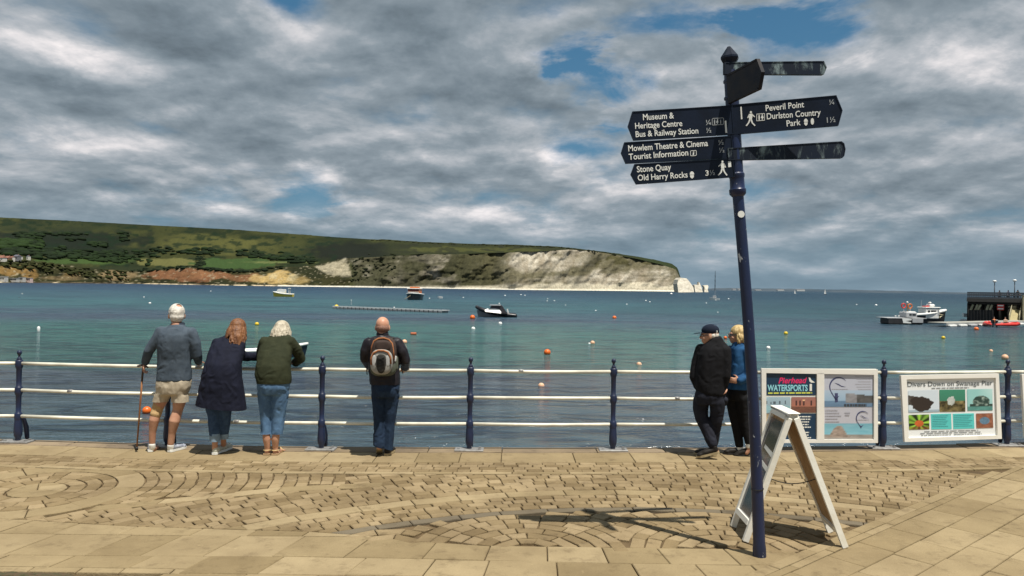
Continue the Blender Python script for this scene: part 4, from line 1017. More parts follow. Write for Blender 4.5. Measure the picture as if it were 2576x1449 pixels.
def anemone(s, t):
    a = math.atan2(t-.4, s-.5); r = math.hypot(s-.5, t-.4); c_ = np.array([.03, .10, .02])
    k = math.sin(a*9)+.6*math.sin(a*5+1); c_ = np.array([.25, .50, .06])*max(.05, .5+.5*k)*(1 if r > .2 else .5)+np.array([.2, .2, 0])*max(0, k-.9)
    if r < .22: c_ = np.array([.55, .12, .03])*(.7+.6*fuzz(s, t, 8))
    if t < .2: c_ = c_*.5+np.array([.12, .02, .01])
    return c_
picture(B2p, [(262,792),(600,782),(606,1024),(272,1034)], anemone, po)
teal = mat('print_teal', (.10, .56, .54), .4); tealt = mat('print_teal_text', (.05, .25, .27), .5)
sheet(B2p, [(640,1030),(972,1022),(962,768),(630,778)], .003, 'text_block', teal, po); sheet(B2p, [(1000,1024),(1346,1014),(1338,764),(990,772)], .003, 'text_block', teal, po)
lines(B2p, [(655,814+k*29,910-20*(k % 3),808+k*29,9) for k in range(7)]+[(1010,808+k*29,1310-30*(k % 3),800+k*29,9) for k in range(7)], tealt, po)
picture(B2p, [(1370,768),(1645,762),(1656,1000),(1378,1010)], lambda s, t: np.array([.12, .22, .32])*(.5+.9*fuzz(s, t, 9)) if math.hypot((s-.5)/.33, (t-.5)/.28) < .9 else np.array([.30, .12, .07])*(.3+1.3*fuzz(s, t, 7)), po)
lines(B2p, [(520,1070,1405,1046,9),(455,1102,1465,1074,9),(470,1134,960,1122,9),(1005,1120,1465,1106,9)], dark, po)
B3p, o3 = board_plate(8, 9, .085, lambda x, y: (x, y), R(-2))
nb = thing('noticeboard', 'white framed board cut off by the right edge of the view', 'noticeboard', (o3.x, o3.y, 0))
quad_frame(B3p, 'frame', [(2566,941),(2790,936),(2796,1092),(2575,1101)], [(2580,952),(2780,946),(2784,1082),(2588,1090)], .024, nb, frm); sheet(B3p, [(2588,1090),(2784,1082),(2780,946),(2580,952)], .0, 'poster', MATS['poster_white'], nb)
lines(B3p, [(2595,975+k*14,2770,970+k*14,5) for k in range(6)], dark, nb)
# ================================================================== PEOPLE
skinm = mat('skin', (.52, .29, .19), .5, (.44, .22, .14), 9., spec=.35, bump=.06, bscale=90)
skinh = mat('skin_sunburnt', (.50, .25, .16), .45, (.58, .33, .22), 7., spec=.4)
def cloth(name, c, c2=None, rough=.85, sc=10., bump=.25, bs=180., lo=.35, hi=.65): return mat(name, c, rough, c2 or tuple(k*.72 for k in c), sc, spec=.2, bump=bump, bscale=bs, lo=lo, hi=hi)
fleece = cloth('slate_fleece', (.075, .098, .125), (.058, .078, .102)); shortsm = cloth('beige_cotton', (.52, .45, .34), (.44, .37, .27)); coatm = cloth('navy_wool', (.010, .012, .026))
olive = cloth('olive_quilt', (.030, .034, .016), (.022, .026, .012)); denim = cloth('mid_denim', (.045, .085, .16), (.030, .058, .115), sc=16., bs=260.); ldenim = cloth('light_denim', (.105, .195, .32), (.070, .135, .235), sc=9., bs=260.)
cuffm = cloth('faded_denim', (.26, .36, .46)); leather = cloth('black_leather', (.014, .012, .016), (.022, .02, .024), .42, 12., .2, 60.); jeansd = cloth('dark_denim', (.018, .036, .070), (.012, .024, .050), sc=14., bs=260.)
blackf = cloth('black_fleece', (.008, .008, .010)); charc = cloth('charcoal_cotton', (.018, .020, .030), (.012, .013, .020)); bluef = cloth('blue_fleece', (.020, .085, .200), (.014, .062, .155)); blackl = cloth('black_leggings', (.009, .009, .010))
capm = cloth('navy_cap', (.010, .016, .034)); band = cloth('bandage', (.56, .38, .19), (.44, .29, .14), sc=4.); shoew = cloth('grey_trainer', (.42, .45, .52), (.26, .28, .34), .6, 25.); solem = mat('white_sole', (.78, .78, .74), .5); shoed = cloth('dark_shoe', (.020, .017, .014), None, .5); solet = mat('tan_sole', (.34, .27, .15), .6); blk = MATS['black_rubber']
hairw = mat('white_hair', (.74, .70, .62), .6, (.52, .48, .42), 40., bump=.5, bscale=120, stretch=(1, 1, .2)); hairg = mat('ginger_hair', (.25, .105, .036), .5, (.10, .036, .013), 34., bump=.6, bscale=140, stretch=(1, 1, .15), lo=.3, hi=.7)
hairb = mat('ash_hair', (.58, .52, .40), .5, (.34, .29, .21), 34., bump=.6, bscale=140, stretch=(1, 1, .2), lo=.3, hi=.7); hairy = mat('blonde_hair', (.62, .46, .22), .5, (.42, .28, .10), 34., bump=.6, bscale=140, stretch=(1, 1, .2), lo=.3, hi=.7)
hairk = mat('cropped_hair', (.10, .07, .05), .8); glassm = mat('dark_lens', (.01, .01, .012), .1, spec=.8); eyem = mat('eye', (.75, .72, .68), .2)
class Fig:
    def __init__(s, label, ox, oy, sc, k, x0, g, group=None):
        s.k, s.x0, s.g = k, x0, g
        p = on_z(ox+sc*x0, oy+sc*g); s.r = thing('person', label, 'person', (p.x, p.y, .004), 0., group); s.loc = p
        s.body = MB(); s.eyes = []
    def P(s, cx, cy, y=0.): return Vector(((cx-s.x0)*s.k, y, (s.g-cy)*s.k))
    def C(s, pts): return [s.P(*p) for p in pts]
    def torso(s, mb, rows, n=22):
        pts = []; rad = []
        for r in rows:
            cy, L, Rr, y, ry = r[:5]; pts.append(s.P((L+Rr)/2, cy, y)); rx = (Rr-L)/2*s.k; rad.append((rx, ry, r[5]) if len(r) > 5 else (rx, ry, 0.))
        # rings stay level; a leaning spine shifts them
        vs = []; m = len(pts)
        for p, (rx, ry, yaw) in zip(pts, rad):
            for i in range(n):
                w = 2*math.pi*i/n; cw, sw = math.cos(w), math.sin(w); e = .86
                x = rx*math.copysign(abs(cw)**e, cw); yy = ry*math.copysign(abs(sw)**e, sw)
                vs.append(p+Vector((x, yy, 0)))
        fs = [(i*n+k, i*n+(k+1) % n, (i+1)*n+(k+1) % n, (i+1)*n+k) for i in range(m-1) for k in range(n)]+[tuple(range(n))[::-1], tuple((m-1)*n+k for k in range(n))]
        mb.add(vs, fs)
    def limb(s, mb, pts, rad, n=14): mb.tube(s.C(pts), rad, n, rnd=True)
    def head(s, c, yaw, pitch=0., sc=1.0, neck=None):
        M = Matrix.Rotation(R(yaw), 3, 'Z')@Matrix.Rotation(R(pitch), 3, 'X'); s.HM, s.HC, s.HS = M, c, sc
        q = lambda x, y, z: c+M@Vector((x*sc, y*sc, z*sc)); b = s.body; s.hq = q
        b.ball(q(0, -.012, .018), (.075*sc, .094*sc, .088*sc), 18, 12, M); b.ball(q(0, .028, -.042), (.060*sc, .066*sc, .078*sc), 16, 10, M)
        b.ball(q(0, .048, -.092), (.038*sc, .040*sc, .028*sc), 12, 8, M)
        b.tube([q(0, .088, .004), q(0, .108, -.030), q(0, .112, -.044)], [.009, .013, .012], 8, rnd=True)
        for e in (-1, 1):
            b.tube([q(e*.012, .092, .012), q(e*.034, .086, .014), q(e*.052, .068, .008)], [.008, .009, .006], 8, rnd=True)
            b.ball(q(e*.077, -.008, -.022), (.010*sc, .021*sc, .033*sc), 10, 8, M); b.ball(q(e*.042, .060, -.042), (.026, .026, .022), 10, 6, M)
            s.eyes.append(q(e*.031, .0825, -.010))
        b.tube([q(-.021, .086, -.076), q(0, .094, -.074), q(.021, .086, -.076)], [.006, .008, .006], 8, rnd=True)
        if neck is not None: b.tube([q(0, -.03, -.03), q(0, -.022, -.09), neck], [.054, .054, .066], 14, rnd=True)
    def hand(s, w, d, n, curl=20, side=1):
        d = d.normalized(); n = (n-d*n.dot(d)).normalized(); t = d.cross(n)*side; b = s.body
        b.ball(w+d*.045, (.040, .052, .017), 12, 8, Matrix((t, d, n)).transposed())
        for i, (o, L) in enumerate(((-.030, .058), (-.010, .072), (.011, .078), (.031, .070))):
            p = w+d*.082+t*o; pts = [w+d*.045+t*o*.8, p]; a = 0; r = .0088
            for seg in range(3):
                a += R(curl); p = p+(d*math.cos(a)-n*math.sin(a))*(L/3); pts.append(p)
            b.tube(pts, [r*1.1, r*1.1, r, r*.95, r*.8], 7, rnd=True)
        p = w+d*.02+t*.034; a = (d*.62+t*.70-n*.25).normalized(); b.tube([w+d*.012+t*.018, p, p+a*.036, p+(a+d*.5-n*.3).normalized()*.064], [.014, .013, .011, .009], 7, rnd=True)
    def finish(s, m=None, voxel=.0095):
        o = solid('body', s.body, m or skinm, s.r, voxel, 3)
        for e in s.eyes: MB().ball(e, .0115, 10, 6).build('eye', eyem, o, smooth=True)
        return o
    def wear(s, name, mb, m, voxel=.012, wr=.012, ws=(13, 13, 5), smooth=4, parent=None):
        k = 1. if name in ('hair', 'knee_bandage') else .62
        return solid(name, mb, m, parent or s.r, voxel, smooth, wr*k, tuple(x*(1 if k == 1. else .62) for x in ws), s.g*.01+len(name))
    def shoe(s, heel, yaw, L=.28, m=None, sm=None, pitch=0., w=.046, up=.085):
        """heel: point on the ground under the heel; toe points along yaw (0 = away from the viewer)"""
        M = Matrix.Rotation(R(yaw), 3, 'Z')@Matrix.Rotation(R(pitch), 3, 'X'); q = lambda x, y, z: heel+M@Vector((x, y, z))
        mb = MB(); mb.tube([q(0, .038, .048), q(0, .10, .048), q(0, .17, .040), q(0, L-.05, .034)], [.036, .037, w-.006, .032], 12, rnd=True); mb.tube([q(0, .044, .04), q(0, .048, up-.01), q(0, .046, up+.012)], [.037, .036, .037], 12, rnd=False); mb.ball(q(0, L-.055, .034), (.043, .05, .026), 12, 8, M)
        o = solid('shoe', mb, m or shoew, s.r, .008, 3)
        out = [(-.022, .004), (.022, .004), (.036, .03), (.033, .11), (.042, .19), (.038, L-.05), (.022, L-.006), (0, L), (-.022, L-.006), (-.038, L-.05), (-.042, .19), (-.033, .11), (-.036, .03)]
        sb = MB(); sb.slab([q(x, y, .0) for x, y in out], M@Vector((0, 0, 1)), .026); sb.build('sole', sm or solem, o)
        return o
def locks(mb, q, n, a0, a1, top, bot, r=.010, out=.012, wav=.01):
    """hanging strands round the head from angle a0 to a1 (0 = straight back, positive to the right)"""
    for i in range(n):
        a = R(a0+(a1-a0)*(i+rng.random()*.7)/n); L = bot+rng.normal()*.018; x, y = math.sin(a), -math.cos(a); pts = []
        for t in np.linspace(0, 1, 6):
            k = .074+out*t+.012*math.sin(t*3.1); z = top+(L-top)*t
            pts.append(q(x*k*.98+wav*math.sin(t*7+i*1.7), y*(k+.018)-.005, z))
        mb.tube(pts, [r*.7, r, r, r, r*.8, r*.3], 6, rnd=True)
ox1, oy1, sc1, k1 = 310.4, 745., .2877, .001387
ox2, oy2, sc2, k2 = 842.6, 780.6, .2632, .00129
ox3, oy3, sc3, k3 = 1703., 780.6, .2693, .00131

# ---- white haired man with the stick
f = Fig('white haired man in slate fleece and beige shorts leaning on a walking stick', ox1, oy1, sc1, k1, 330, 1362)
f.head(f.P(434, 166, .045), 28, -4, 1.14, f.P(447, 262, .0))
f.torso(f.body, [(760,310,560,0,.10),(600,315,560,0,.10),(420,320,565,0,.10),(330,330,560,0,.09),(285,370,520,0,.07)])
aL = [(322,318,0),(268,405,-.01),(218,490,-.02),(168,592,.03)]; aR = [(570,325,0),(612,420,0),(622,515,.02),(585,590,.20)]
f.limb(f.body, aL, [.050,.044,.038,.028]); f.limb(f.body, aR, [.050,.044,.038,.028])
f.hand(f.P(166, 596, .03), Vector((-.22, .10, -1)), Vector((-1, -.2, .2)), 34, -1); f.hand(f.P(583, 592, .205), Vector((-.35, .9, -.1)), Vector((0, .1, 1)), 22, 1)
f.limb(f.body, [(372,800,0),(318,930,.0),(288,1000,.01),(272,1085,-.02),(256,1190,-.01),(250,1290,0)], [.085,.072,.058,.060,.042,.036])
f.limb(f.body, [(485,800,0),(482,930,.0),(466,1000,.01),(450,1090,-.025),(426,1200,-.01),(412,1300,0)], [.088,.076,.060,.064,.043,.037])
f.limb(f.body, [(250,1280,0),(245,1345,.02),(232,1352,.17)], [.036,.036,.032]); f.limb(f.body, [(412,1290,0),(408,1345,.02),(440,1352,.16)], [.036,.036,.032])
f.finish()
mb = MB(); f.torso(mb, [(742,284,580,0,.130),(720,286,580,0,.128),(650,292,577,0,.125),(560,296,574,0,.128),(460,297,578,-.01,.135),(390,300,584,-.01,.138),(340,306,590,-.01,.125),(305,330,566,-.005,.105),(275,375,525,0,.085),(255,396,508,.01,.072)])
f.limb(mb, aL, [.074,.064,.056,.043]); f.limb(mb, aR, [.076,.066,.058,.046]); f.limb(mb, [(345,322,0),(450,300,0),(560,326,0)], [.06,.06,.06])
t = f.wear('fleece', mb, fleece, .012, .013)
mb = MB(); f.torso(mb, [(262,392,508,.02,.074),(236,396,505,.035,.070)]); f.wear('collar', mb, cloth('collar_navy', (.03, .04, .06)), .009, 0)
mb = MB(); mb.tube([f.P(288, 738, 0)+Vector((0, 0, 0))], .01) if False else None
mb = MB(); f.torso(mb, [(860,300,545,0,.115),(800,284,572,0,.128),(760,286,577,0,.128),(728,290,577,0,.122)])
f.limb(mb, [(372,800,0),(330,880,.0),(306,960,.0)], [.098,.084,.080]); f.limb(mb, [(478,800,0),(488,880,.0),(490,960,.0)], [.098,.094,.095]); trim(f.wear('shorts', mb, shortsm, .012, .016, (18, 18, 5)), f.P(0, 926)[2])
mb = MB(); f.limb(mb, [(305,948,.005),(288,1000,.01),(281,1040,-.01)], [.068,.063,.062]); f.wear('knee_bandage', mb, band, .009, .006, (4, 4, 60))
f.shoe(f.P(243, 1362, -.03), 14); f.shoe(f.P(404, 1362, -.03), -18)
mb = MB(); f.limb(mb, [(250,1300,0),(247,1330,.01)], [.039,.039]); f.wear('sock', mb, solem, .009, .004, parent=f.r); mb = MB(); f.limb(mb, [(412,1304,0),(409,1332,.01)], [.039,.039]); f.wear('sock', mb, solem, .009, .004)
q = f.hq; mb = MB(); mb.ball(q(0, -.013, .019), (.0915, .113, .1075), 18, 12, f.HM); mb.ball(q(0, -.05, -.03), (.082, .066, .066), 14, 8, f.HM)
hb = f.wear('hair', mb, hairw, .008, .004, (40, 40, 30), 2)
me = hb.data     # trim the fringe and leave the crown thin
bm = bmesh.new(); bm.from_mesh(me); inv = f.HM.transposed(); kill = [v for v in bm.verts if ((inv@(v.co-f.HC)).y > .070 and (inv@(v.co-f.HC)).z < .075) or ((inv@(v.co-f.HC)-Vector((.02, -.070, .098))).length < .030)]; bmesh.ops.delete(bm, geom=kill, context='VERTS'); bm.to_mesh(me); bm.free()
mb = MB(); 
for e in (-1, 1): mb.box(q(e*.034, .098, -.006), (.042, .008, .032), f.HM, bev=.003); mb.box(q(e*.074, .045, -.002), (.006, .115, .014), f.HM)
mb.build('sunglasses', glassm, f.r)
top = f.loc+f.P(150, 628, .035); bot = f.loc+f.P(116, 1352, .0); d = bot-top
ws = thing('walking_stick', 'brown wooden walking stick held by the white haired man', 'walking stick', (bot.x, bot.y, 0)); z0 = Vector((bot.x, bot.y, 0)); top -= z0; bot -= z0
MB().tube([top, top.lerp(bot, .5), top.lerp(bot, .97)], [.0115, .0105, .009], 10).build('shaft', mat('stick_wood', (.30, .13, .045), .4, (.17, .06, .02), 9., stretch=(4, 4, .5)), ws, smooth=True)
MB().tube([top.lerp(bot, -.02), top.lerp(bot, .17)], .0122, 10).build('upper_shaft', mat('stick_dark', (.05, .03, .02), .4), ws, smooth=True)
MB().tube([top+Vector((-.055, -.02, .012)), top+Vector((-.02, 0, .022)), top+Vector((.02, .01, .012)), top+Vector((.05, .015, -.004))], [.012, .014, .013, .010], 10, rnd=True).build('handle', MATS['stick_dark'], ws, smooth=True)
MB().tube([top.lerp(bot, .955), bot+Vector((0, 0, .004))], [.014, .018], 10).build('ferrule', blk, ws, smooth=True)

# ---- red haired woman in the long coat
f = Fig('woman with long ginger hair in a long navy coat leaning on the rail', ox1, oy1, sc1, k1, 790, 1386)
f.head(f.P(906, 318, .30), -8, -20, 1.06, f.P(890, 400, .26))
f.torso(f.body, [(800,720,960,.02,.11),(600,745,960,.06,.10),(450,770,950,.20,.09),(390,820,920,.27,.07)])
aL = [(758,440,.20),(716,520,.22),(712,585,.27),(770,618,.36)]; aR = [(945,528,.20),(975,560,.28),(1015,566,.34),(1150,562,.38)]
f.limb(f.body, aL, [.046,.040,.036,.026]); f.limb(f.body, aR, [.046,.040,.036,.026])
f.hand(f.P(772, 616, .36), Vector((1, .3, -.1)), Vector((0, 0, 1)), 18, 1); f.hand(f.P(1152, 560, .38), Vector((1, .2, -.35)), Vector((0, .2, 1)), 18, 1)
f.limb(f.body, [(772,900,0),(782,1060,.0),(798,1270,0),(795,1345,.01),(795,1352,.14)], [.060,.044,.035,.034,.028]); f.limb(f.body, [(866,900,.03),(866,1060,.06),(838,1250,.12),(824,1335,.17),(824,1345,.26)], [.060,.044,.034,.034,.028])
f.finish()
mb = MB(); f.torso(mb, [(1030,620,1050,.03,.19),(960,630,1042,.03,.185),(900,641,1034,.03,.178),(800,662,1022,.02,.170),(700,681,1006,.02,.160),(610,698,1000,.04,.150),(530,702,1000,.11,.145),(460,712,998,.18,.135),(410,742,985,.235,.115),(378,790,955,.275,.09),(355,840,930,.30,.075)])
f.limb(mb, aL, [.070,.060,.056,.048]); f.limb(mb, aR, [.062,.058,.054,.050]); trim(f.wear('coat', mb, coatm, .012, .018, (12, 12, 2.6)), f.P(0, 978)[2], -.10)
mb = MB(); f.limb(mb, [(768,930,0),(782,1060,.0),(797,1250,0)], [.090,.068,.056]); f.limb(mb, [(868,930,.03),(866,1060,.06),(840,1260,.12)], [.090,.068,.054]); trim(f.wear('jeans', mb, denim, .011, .014, (18, 18, 8)), f.P(0, 1222)[2])
mb = MB(); f.limb(mb, [(796,1215,0),(799,1290,0)], [.061,.058]); trim(f.wear('cuff', mb, cuffm, .008, .004), f.P(0, 1272)[2]); mb = MB(); f.limb(mb, [(843,1222,.11),(838,1286,.12)], [.059,.056]); trim(f.wear('cuff', mb, cuffm, .008, .004), f.P(0, 1268)[2])
s1 = f.shoe(f.P(795, 1386, -.03), -6, .25, cloth('silver_trainer', (.60, .60, .50), (.42, .42, .36), .5), solem, 0, .042, .075); f.shoe(f.P(822, 1386, .13), -4, .25, MATS['silver_trainer'], solem, 0, .042, .075)
q = f.hq; mb = MB(); mb.ball(q(0, -.020, .024), (.095, .106, .100), 18, 12, f.HM); mb.ball(q(0, -.055, -.05), (.100, .075, .10), 16, 10, f.HM); mb.tube([q(.02, -.07, -.06), q(.055, -.085, -.14), q(.095, -.085, -.215)], [.075, .058, .016], 12, rnd=True); mb.tube([q(-.04, -.07, -.05), q(-.065, -.08, -.14)], [.06, .03], 12, rnd=True)
locks(mb, q, 58, -100, 100, .04, -.15, .0075, .034, .012); locks(mb, q, 26, 5, 85, -.02, -.22, .0075, .046, .016); f.wear('hair', mb, hairg, .0065, .005, (70, 70, 9), 1)

# ---- woman in the olive jacket
f = Fig('woman with ash blonde bob in olive quilted jacket and cropped light jeans', ox1, oy1, sc1, k1, 1290, 1386)
f.head(f.P(1297, 328, .33), -6, -22, 1.05, f.P(1296, 405, .28))
f.torso(f.body, [(820,1195,1415,0,.11),(740,1190,1420,.0,.11),(600,1190,1400,.05,.10),(460,1190,1390,.17,.09),(385,1240,1350,.28,.07)])
aL = [(1182,425,.18),(1140,520,.24),(1132,590,.29),(1190,620,.38)]; aR = [(1398,424,.18),(1452,500,.23),(1470,578,.30),(1410,618,.38)]
f.limb(f.body, aL, [.046,.040,.036,.026]); f.limb(f.body, aR, [.046,.040,.036,.026])
f.hand(f.P(1192, 618, .38), Vector((1, .25, -.1)), Vector((0, 0, 1)), 18, 1); f.hand(f.P(1428, 617, .38), Vector((-1, .25, -.1)), Vector((0, 0, 1)), 18, -1)
f.limb(f.body, [(1240,860,0),(1240,1050,.01),(1250,1190,-.02),(1254,1250,-.02),(1260,1330,0)], [.070,.050,.043,.045,.034]); f.limb(f.body, [(1365,860,0),(1352,1050,.01),(1338,1190,-.02),(1332,1250,-.02),(1326,1330,0)], [.070,.050,.043,.045,.034])
for hx, e in ((1258, -1), (1328, 1)):
    f.limb(f.body, [(hx,1325,0),(hx,1365,-.012),(hx+e*8,1368,.08),(hx+e*14,1372,.15)], [.034,.032,.032,.026])
    for j in range(5): f.body.tube([f.P(hx+e*14+(j-2)*14, 1373, .15), f.P(hx+e*17+(j-2)*15, 1376, .195-.008*abs(j-1))], [.010, .009], 6, rnd=True)
f.finish()
mb = MB(); f.torso(mb, [(800,1168,1446,0,.148),(740,1158,1452,0,.152),(700,1146,1450,0,.150),(620,1150,1440,.02,.145),(540,1146,1434,.08,.140),(470,1148,1428,.15,.130),(415,1170,1420,.21,.115),(375,1208,1388,.255,.095),(348,1245,1350,.29,.075)])
f.limb(mb, aL, [.072,.064,.060,.050]); f.limb(mb, aR, [.074,.068,.064,.054]); trim(f.wear('jacket', mb, olive, .012, .013, (12, 12, 5)), f.P(0, 768)[2], -.0, .0)
mb = MB(); f.torso(mb, [(352,1238,1352,.30,.078),(328,1246,1344,.325,.074)]); f.wear('collar', mb, olive, .009, 0)
mb = MB(); f.torso(mb, [(860,1185,1422,0,.125),(800,1170,1440,-.005,.145),(745,1166,1446,0,.138)]); f.limb(mb, [(1240,850,0),(1240,950,.0),(1242,1060,.01),(1246,1240,-.01)], [.098,.082,.070,.062]); f.limb(mb, [(1365,850,0),(1357,950,.0),(1348,1060,.01),(1338,1240,-.01)], [.100,.086,.074,.066]); trim(f.wear('jeans', mb, ldenim, .011, .017, (17, 17, 7)), f.P(0, 1205)[2])
for hx, e in ((1258, -1), (1328, 1)):
    h = f.P(hx, 1386, -.045); mb = MB(); mb.slab([h+Vector((x*1.05, y, 0)) for x, y in ((-.034, .0), (.034, 0), (.040, .05), (.036, .12), (.046, .19), (.036, .25), (0, .262), (-.036, .25), (-.046, .19), (-.036, .12), (-.040, .05))], (0, 0, 1), .018)
    o = mb.build('sandal', mat('cork_sole', (.42, .28, .15), .8) if 'cork_sole' not in MATS else MATS['cork_sole'], f.r)
    tan = MATS.get('tan_strap') or mat('tan_strap', (.52, .38, .18), .6)
    MB().tube([h+Vector((.043*math.cos(a), .045+.043*math.sin(a), .055)) for a in np.linspace(math.pi*.95, math.pi*2.05, 9)], .007, 6).build('heel_strap', tan, o, smooth=True)
    MB().tube([h+Vector((.044*math.cos(a), .17, .015+.045*math.sin(a))) for a in np.linspace(0, math.pi, 9)], .009, 6).build('toe_strap', tan, o, smooth=True)
q = f.hq; mb = MB(); mb.ball(q(0, -.016, .026), (.090, .102, .092), 18, 12, f.HM); mb.ball(q(0, -.04, -.04), (.094, .070, .075), 16, 10, f.HM); locks(mb, q, 64, -110, 110, .04, -.125, .0075, .034, .012); f.wear('hair', mb, hairb, .0065, .005, (70, 70, 10), 1)

# ---- bald man with the backpack
f = Fig('bald man in black leather jacket and dark jeans wearing a backpack', ox2, oy2, sc2, k2, 455, 1388)
f.head(f.P(432, 187, .04), 4, -6, 1.08, f.P(436, 290, .0))
f.torso(f.body, [(760,350,595,0,.11),(600,335,580,0,.10),(420,325,570,0,.10),(330,335,555,0,.09),(285,375,510,0,.07)])
aL = [(318,338,0),(285,420,-.01),(276,490,.0),(288,575,.20)]; aR = [(568,338,0),(622,420,-.01),(648,498,.01),(632,580,.20)]
f.limb(f.body, aL, [.052,.046,.040,.029]); f.limb(f.body, aR, [.052,.046,.040,.029])
f.hand(f.P(290, 578, .205), Vector((.3, .9, -.1)), Vector((0, .1, 1)), 24, -1); f.hand(f.P(630, 584, .205), Vector((-.35, .9, -.15)), Vector((0, .2, 1)), 30, 1)
f.limb(f.body, [(412,830,0),(415,1030,.0),(423,1240,-.035),(428,1310,-.035)], [.060,.044,.036,.034]); f.limb(f.body, [(532,830,0),(516,1030,.015),(500,1260,.01),(490,1340,.02)], [.060,.044,.036,.034])
f.finish(skinh)
mb = MB(); f.torso(mb, [(770,334,606,0,.135),(690,326,604,0,.132),(600,314,598,0,.130),(500,312,594,0,.132),(410,304,590,0,.135),(350,300,584,0,.125),(315,322,562,0,.105),(285,366,508,0,.085),(265,378,494,.01,.072)])
f.limb(mb, aL, [.074,.064,.058,.046]); f.limb(mb, aR, [.074,.068,.062,.048]); f.limb(mb, [(335,335,0),(440,305,0),(550,335,0)], [.058,.06,.058]); trim(f.wear('jacket', mb, leather, .012, .017, (16, 16, 10)), f.P(0, 722)[2])
mb = MB(); f.torso(mb, [(270,376,494,.015,.074),(240,380,488,.03,.070)]); f.wear('collar', mb, leather, .009, 0)
mb = MB(); f.torso(mb, [(840,356,590,0,.120),(780,346,600,-.005,.135),(710,342,602,0,.128)]); f.limb(mb, [(412,820,0),(414,930,.0),(416,1080,.0),(424,1300,-.035)], [.088,.076,.066,.064]); f.limb(mb, [(532,820,0),(524,930,.01),(512,1080,.02),(497,1375,.01)], [.090,.076,.066,.058]); trim(f.wear('jeans', mb, jeansd, .011, .018, (18, 18, 6)), f.P(0, 1312)[2], -.30)
f.shoe(f.P(430, 1322, -.05), 10, .29, shoed, solet, -30, .048, .10); f.shoe(f.P(488, 1388, -.03), -10, .29, shoed, solet, 0, .048, .10)
q = f.hq; mb = MB(); mb.ball(q(0, -.014, -.022), (.0840, .1045, .070), 18, 12, f.HM); o = f.wear('hair', mb, mat('stubble', (.30, .15, .10), .7, (.20, .11, .08), 60., bump=.4, bscale=250), .008, .002, smooth=1)
bm = bmesh.new(); bm.from_mesh(o.data); inv = f.HM.transposed(); bmesh.ops.delete(bm, geom=[v for v in bm.verts if (inv@(v.co-f.HC)).y > .01], context='VERTS'); bm.to_mesh(o.data); bm.free()
mb = MB(); 
for e in (-1, 1): mb.box(q(e*.079, .035, -.002), (.004, .12, .008), f.HM); mb.tube([q(e*.033+.02*math.cos(a), .100, -.008+.017*math.sin(a)) for a in np.linspace(0, 6.283, 13)], .002, 5)
mb.build('spectacles', blk, f.r)
# his backpack
bp = f.loc; pk = thing('backpack', 'brown, grey and orange backpack on the bald man', 'backpack', (bp.x, bp.y, .004)); F2 = f
def shell(pts, y0, th, n=24):   # rounded pack body from an outline (crop px) with depth
    mb = MB(); c = (sum(p[0] for p in pts)/len(pts), sum(p[1] for p in pts)/len(pts)); vs = []; m = len(pts)
    prof = [(1.0, 0), (1.02, -.35), (.97, -.75), (.84, -.94), (.55, -1.0)]
    for s_, d_ in prof:
        for x, y in pts: vs.append(F2.P(c[0]+(x-c[0])*s_, c[1]+(y-c[1])*s_, y0+d_*th))
    fs = [(i*m+k, i*m+(k+1) % m, (i+1)*m+(k+1) % m, (i+1)*m+k) for i in range(len(prof)-1) for k in range(m)]+[tuple(range(m))[::-1], tuple((len(prof)-1)*m+k for k in range(m))]
    return mb.add(vs, fs)
def rr(x0, y0, x1, y1, a, b, n=28):   # superellipse outline, a = squareness
    return [((x0+x1)/2+(x1-x0)/2*math.copysign(abs(math.cos(t))**a, math.cos(t))*(1-b*(-math.sin(t)*.5+.5)), (y0+y1)/2-(y1-y0)/2*math.copysign(abs(math.sin(t))**a, math.sin(t))) for t in np.linspace(0, 2*math.pi, n+1)[:-1]]
packb = cloth('pack_brown', (.060, .042, .036), (.042, .030, .026)); packg = cloth('pack_grey', (.36, .35, .32), (.27, .27, .25)); packo = cloth('pack_orange', (.38, .16, .07), (.28, .11, .05)); packd = cloth('pack_dark', (.045, .042, .036), (.03, .028, .025)); packl = cloth('pack_pale', (.52, .52, .50), (.42, .42, .41)); packs = cloth('pack_base', (.10, .11, .085), (.07, .08, .06))
shell(rr(356,278,584,628,.62,.0), -.10, .15).build('main_compartment', packb, pk, smooth=True)
shell(rr(352,470,590,634,.7,.0), -.12, .12).build('lower_panel', packs, pk, smooth=True)
mb = MB(); mb.tube([F2.P(x, y, -.225) for x, y in ((368,430),(372,360),(392,310),(430,288),(480,282),(525,296),(556,330),(568,400),(574,470))], .0105, 8); mb.build('piping', packo, pk, smooth=True)
shell(rr(408,306,546,400,.6,.0), -.225, .035).build('top_pocket', packb, pk, smooth=True)
shell(rr(364,382,566,612,.78,.0), -.215, .085).build('front_pocket', packg, pk, smooth=True)
mb = MB(); mb.tube([F2.P(x, y, -.297) for x, y in ((380,520),(378,460),(398,414),(440,392),(490,392),(530,408),(552,450),(556,510))], .011, 8); mb.build('pocket_piping', packo, pk, smooth=True)
shell(rr(418,424,520,596,.8,.3), -.288, .032).build('pocket_panel', packd, pk, smooth=True)
for x0, x1, nm in ((384, 424, -1), (506, 548, 1)): shell(rr(x0,430,x1,540,.8,.0), -.282, .02).build('side_flash', packl, pk, smooth=True)
mb = MB(); pts = [(430,440),(500,480),(428,500),(508,525),(432,550),(470,572)]; mb.tube([F2.P(x, y, -.327) for x, y in pts], .0035, 6); mb.tube([F2.P(x, y, -.327) for x, y in ((500,440),(432,480),(505,500),(430,525))], .0035, 6); mb.build('bungee', blk, pk, smooth=True)
